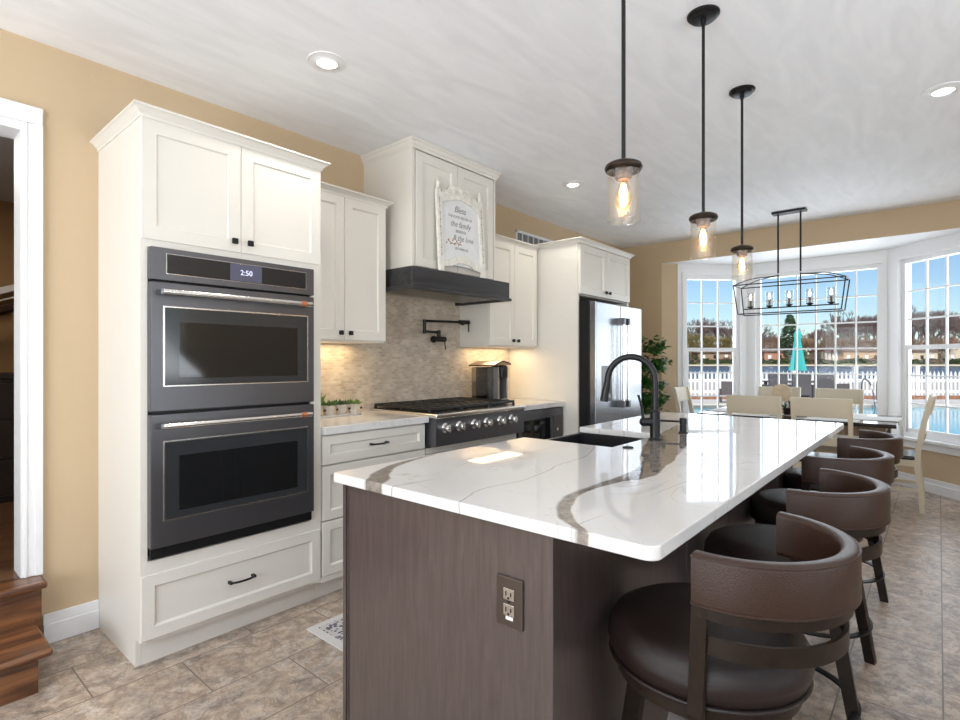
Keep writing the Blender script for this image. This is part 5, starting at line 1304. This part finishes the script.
# patio furniture
PDp = 18.9; pa = lat(800, PDp)
t = thing('patio_parasol', 'closed turquoise patio parasol standing by the pool', 'parasol', OW(lat(797, PDp), PDp, GZ))
a = lat(797.5, PDp)
MB(MO).tube([(a, PDp, GZ), (a, PDp, 2.33)], .03, 10).build('pole', M_BRONZE, t)
pr = [(.05, 2.335), (.09, 2.28), (.12, 2.15), (.09, 2.03), (.13, 1.75), (.18, 1.3), (.245, .93)]
vs = []; seg = 32
for r, z in pr:
    for k in range(seg):
        an = 2 * PI * k / seg; f_ = 1 + .22 * math.cos(8 * an) * min(1, r / .2)
        vs.append((a + r * f_ * math.cos(an), PDp + r * f_ * math.sin(an), z))
fs = []
for i in range(len(pr) - 1):
    for k in range(seg): fs.append([i * seg + k, (i + 1) * seg + k, (i + 1) * seg + (k + 1) % seg, i * seg + (k + 1) % seg])
fs.append(list(range(seg)))
MB(MO)._add(vs, fs).build('canopy', mat('turquoise_canvas', (.06, .46, .45), .8), t)
MB(MO).lathe([(.02, 2.33), (.045, 2.36), (.02, 2.40), (.002, 2.41)], (a, PDp, 0), 12).build('finial', mat('turquoise_canvas', (.06, .46, .45), .8), t)
MB(MO).lathe([(.28, GZ), (.28, GZ + .05), (.06, GZ + .12), (.05, GZ + .3)], (a, PDp, 0), 20).build('base', M_BRONZE, t)
M_WICK = mat('grey_brown_wicker', (.10, .085, .09), .8, bump=.6, bscale=90)
t = thing('patio_table', 'dark wicker patio table beneath the closed turquoise parasol', 'table', OW(a, PDp, GZ))
MB(MO).box(a - 1.0, a + 1.0, PDp - .5, PDp - .05, GZ + .70, GZ + .74).box(a - 1.0, a + 1.0, PDp + .05, PDp + .5, GZ + .70, GZ + .74).box(a - 1, a - .05, PDp - .05, PDp + .05, GZ + .7, GZ + .74).box(a + .05, a + 1, PDp - .05, PDp + .05, GZ + .7, GZ + .74).build('tabletop', M_WICK, t)
for sx in (-1, 1):
    for sy in (-1, 1): MB(MO).box(a + sx * .9 - .04, a + sx * .9 + .04, PDp + sy * .42 - .04, PDp + sy * .42 + .04, GZ, GZ + .7).build('leg', M_WICK, t)
def wick(a, d, rot, lab, first=[None]):
    if first[0] is None:
        t = thing('wicker_armchair', lab, 'chair', (0, 0, 0), 'wicker patio armchairs', local=True)
        MB().box(-.3, .3, -.3, .3, .30, .42, .02).build('seat', M_WICK, t)
        MB().box(-.31, .31, .25, .34, .30, 1.04, .03).build('backrest', M_WICK, t)
        for s in (-1, 1): MB().box(s * .31 - .04, s * .31 + .04, -.3, .3, .05, .66, .02).build('arm_panel', M_WICK, t)
        MB().box(-.26, .26, -.28, .24, .42, .50, .03).build('cushion', mat('tan_cushion', (.45, .36, .26), .9), t)
        first[0] = t
    else: t = copy_tree(first[0])
    t.location = OW(a, d, GZ); t.rotation_euler = (0, 0, YAW + R(rot)); t['label'] = lab
wick(lat(774, 18.0), 18.05, 180, 'dark wicker patio armchair turned toward the lake, on the ficus side of the turquoise parasol')
wick(lat(797, 18.0), 18.05, 180, 'dark wicker patio armchair turned toward the lake, straight below the turquoise parasol')
wick(lat(819, 18.0), 18.05, 180, 'dark wicker patio armchair turned toward the lake, between the parasol and the pool ladder')
wick(lat(838, 18.7), 18.9, 100, 'dark wicker patio armchair at the ladder end of the patio table')
wick(lat(728, 18.6), 18.6, 160, 'lone low dark wicker armchair seen in the angled window by the ficus')
for o in C.objects:
    if o.get('label', '').startswith('lone low'): o.scale = (.75, .75, .72)
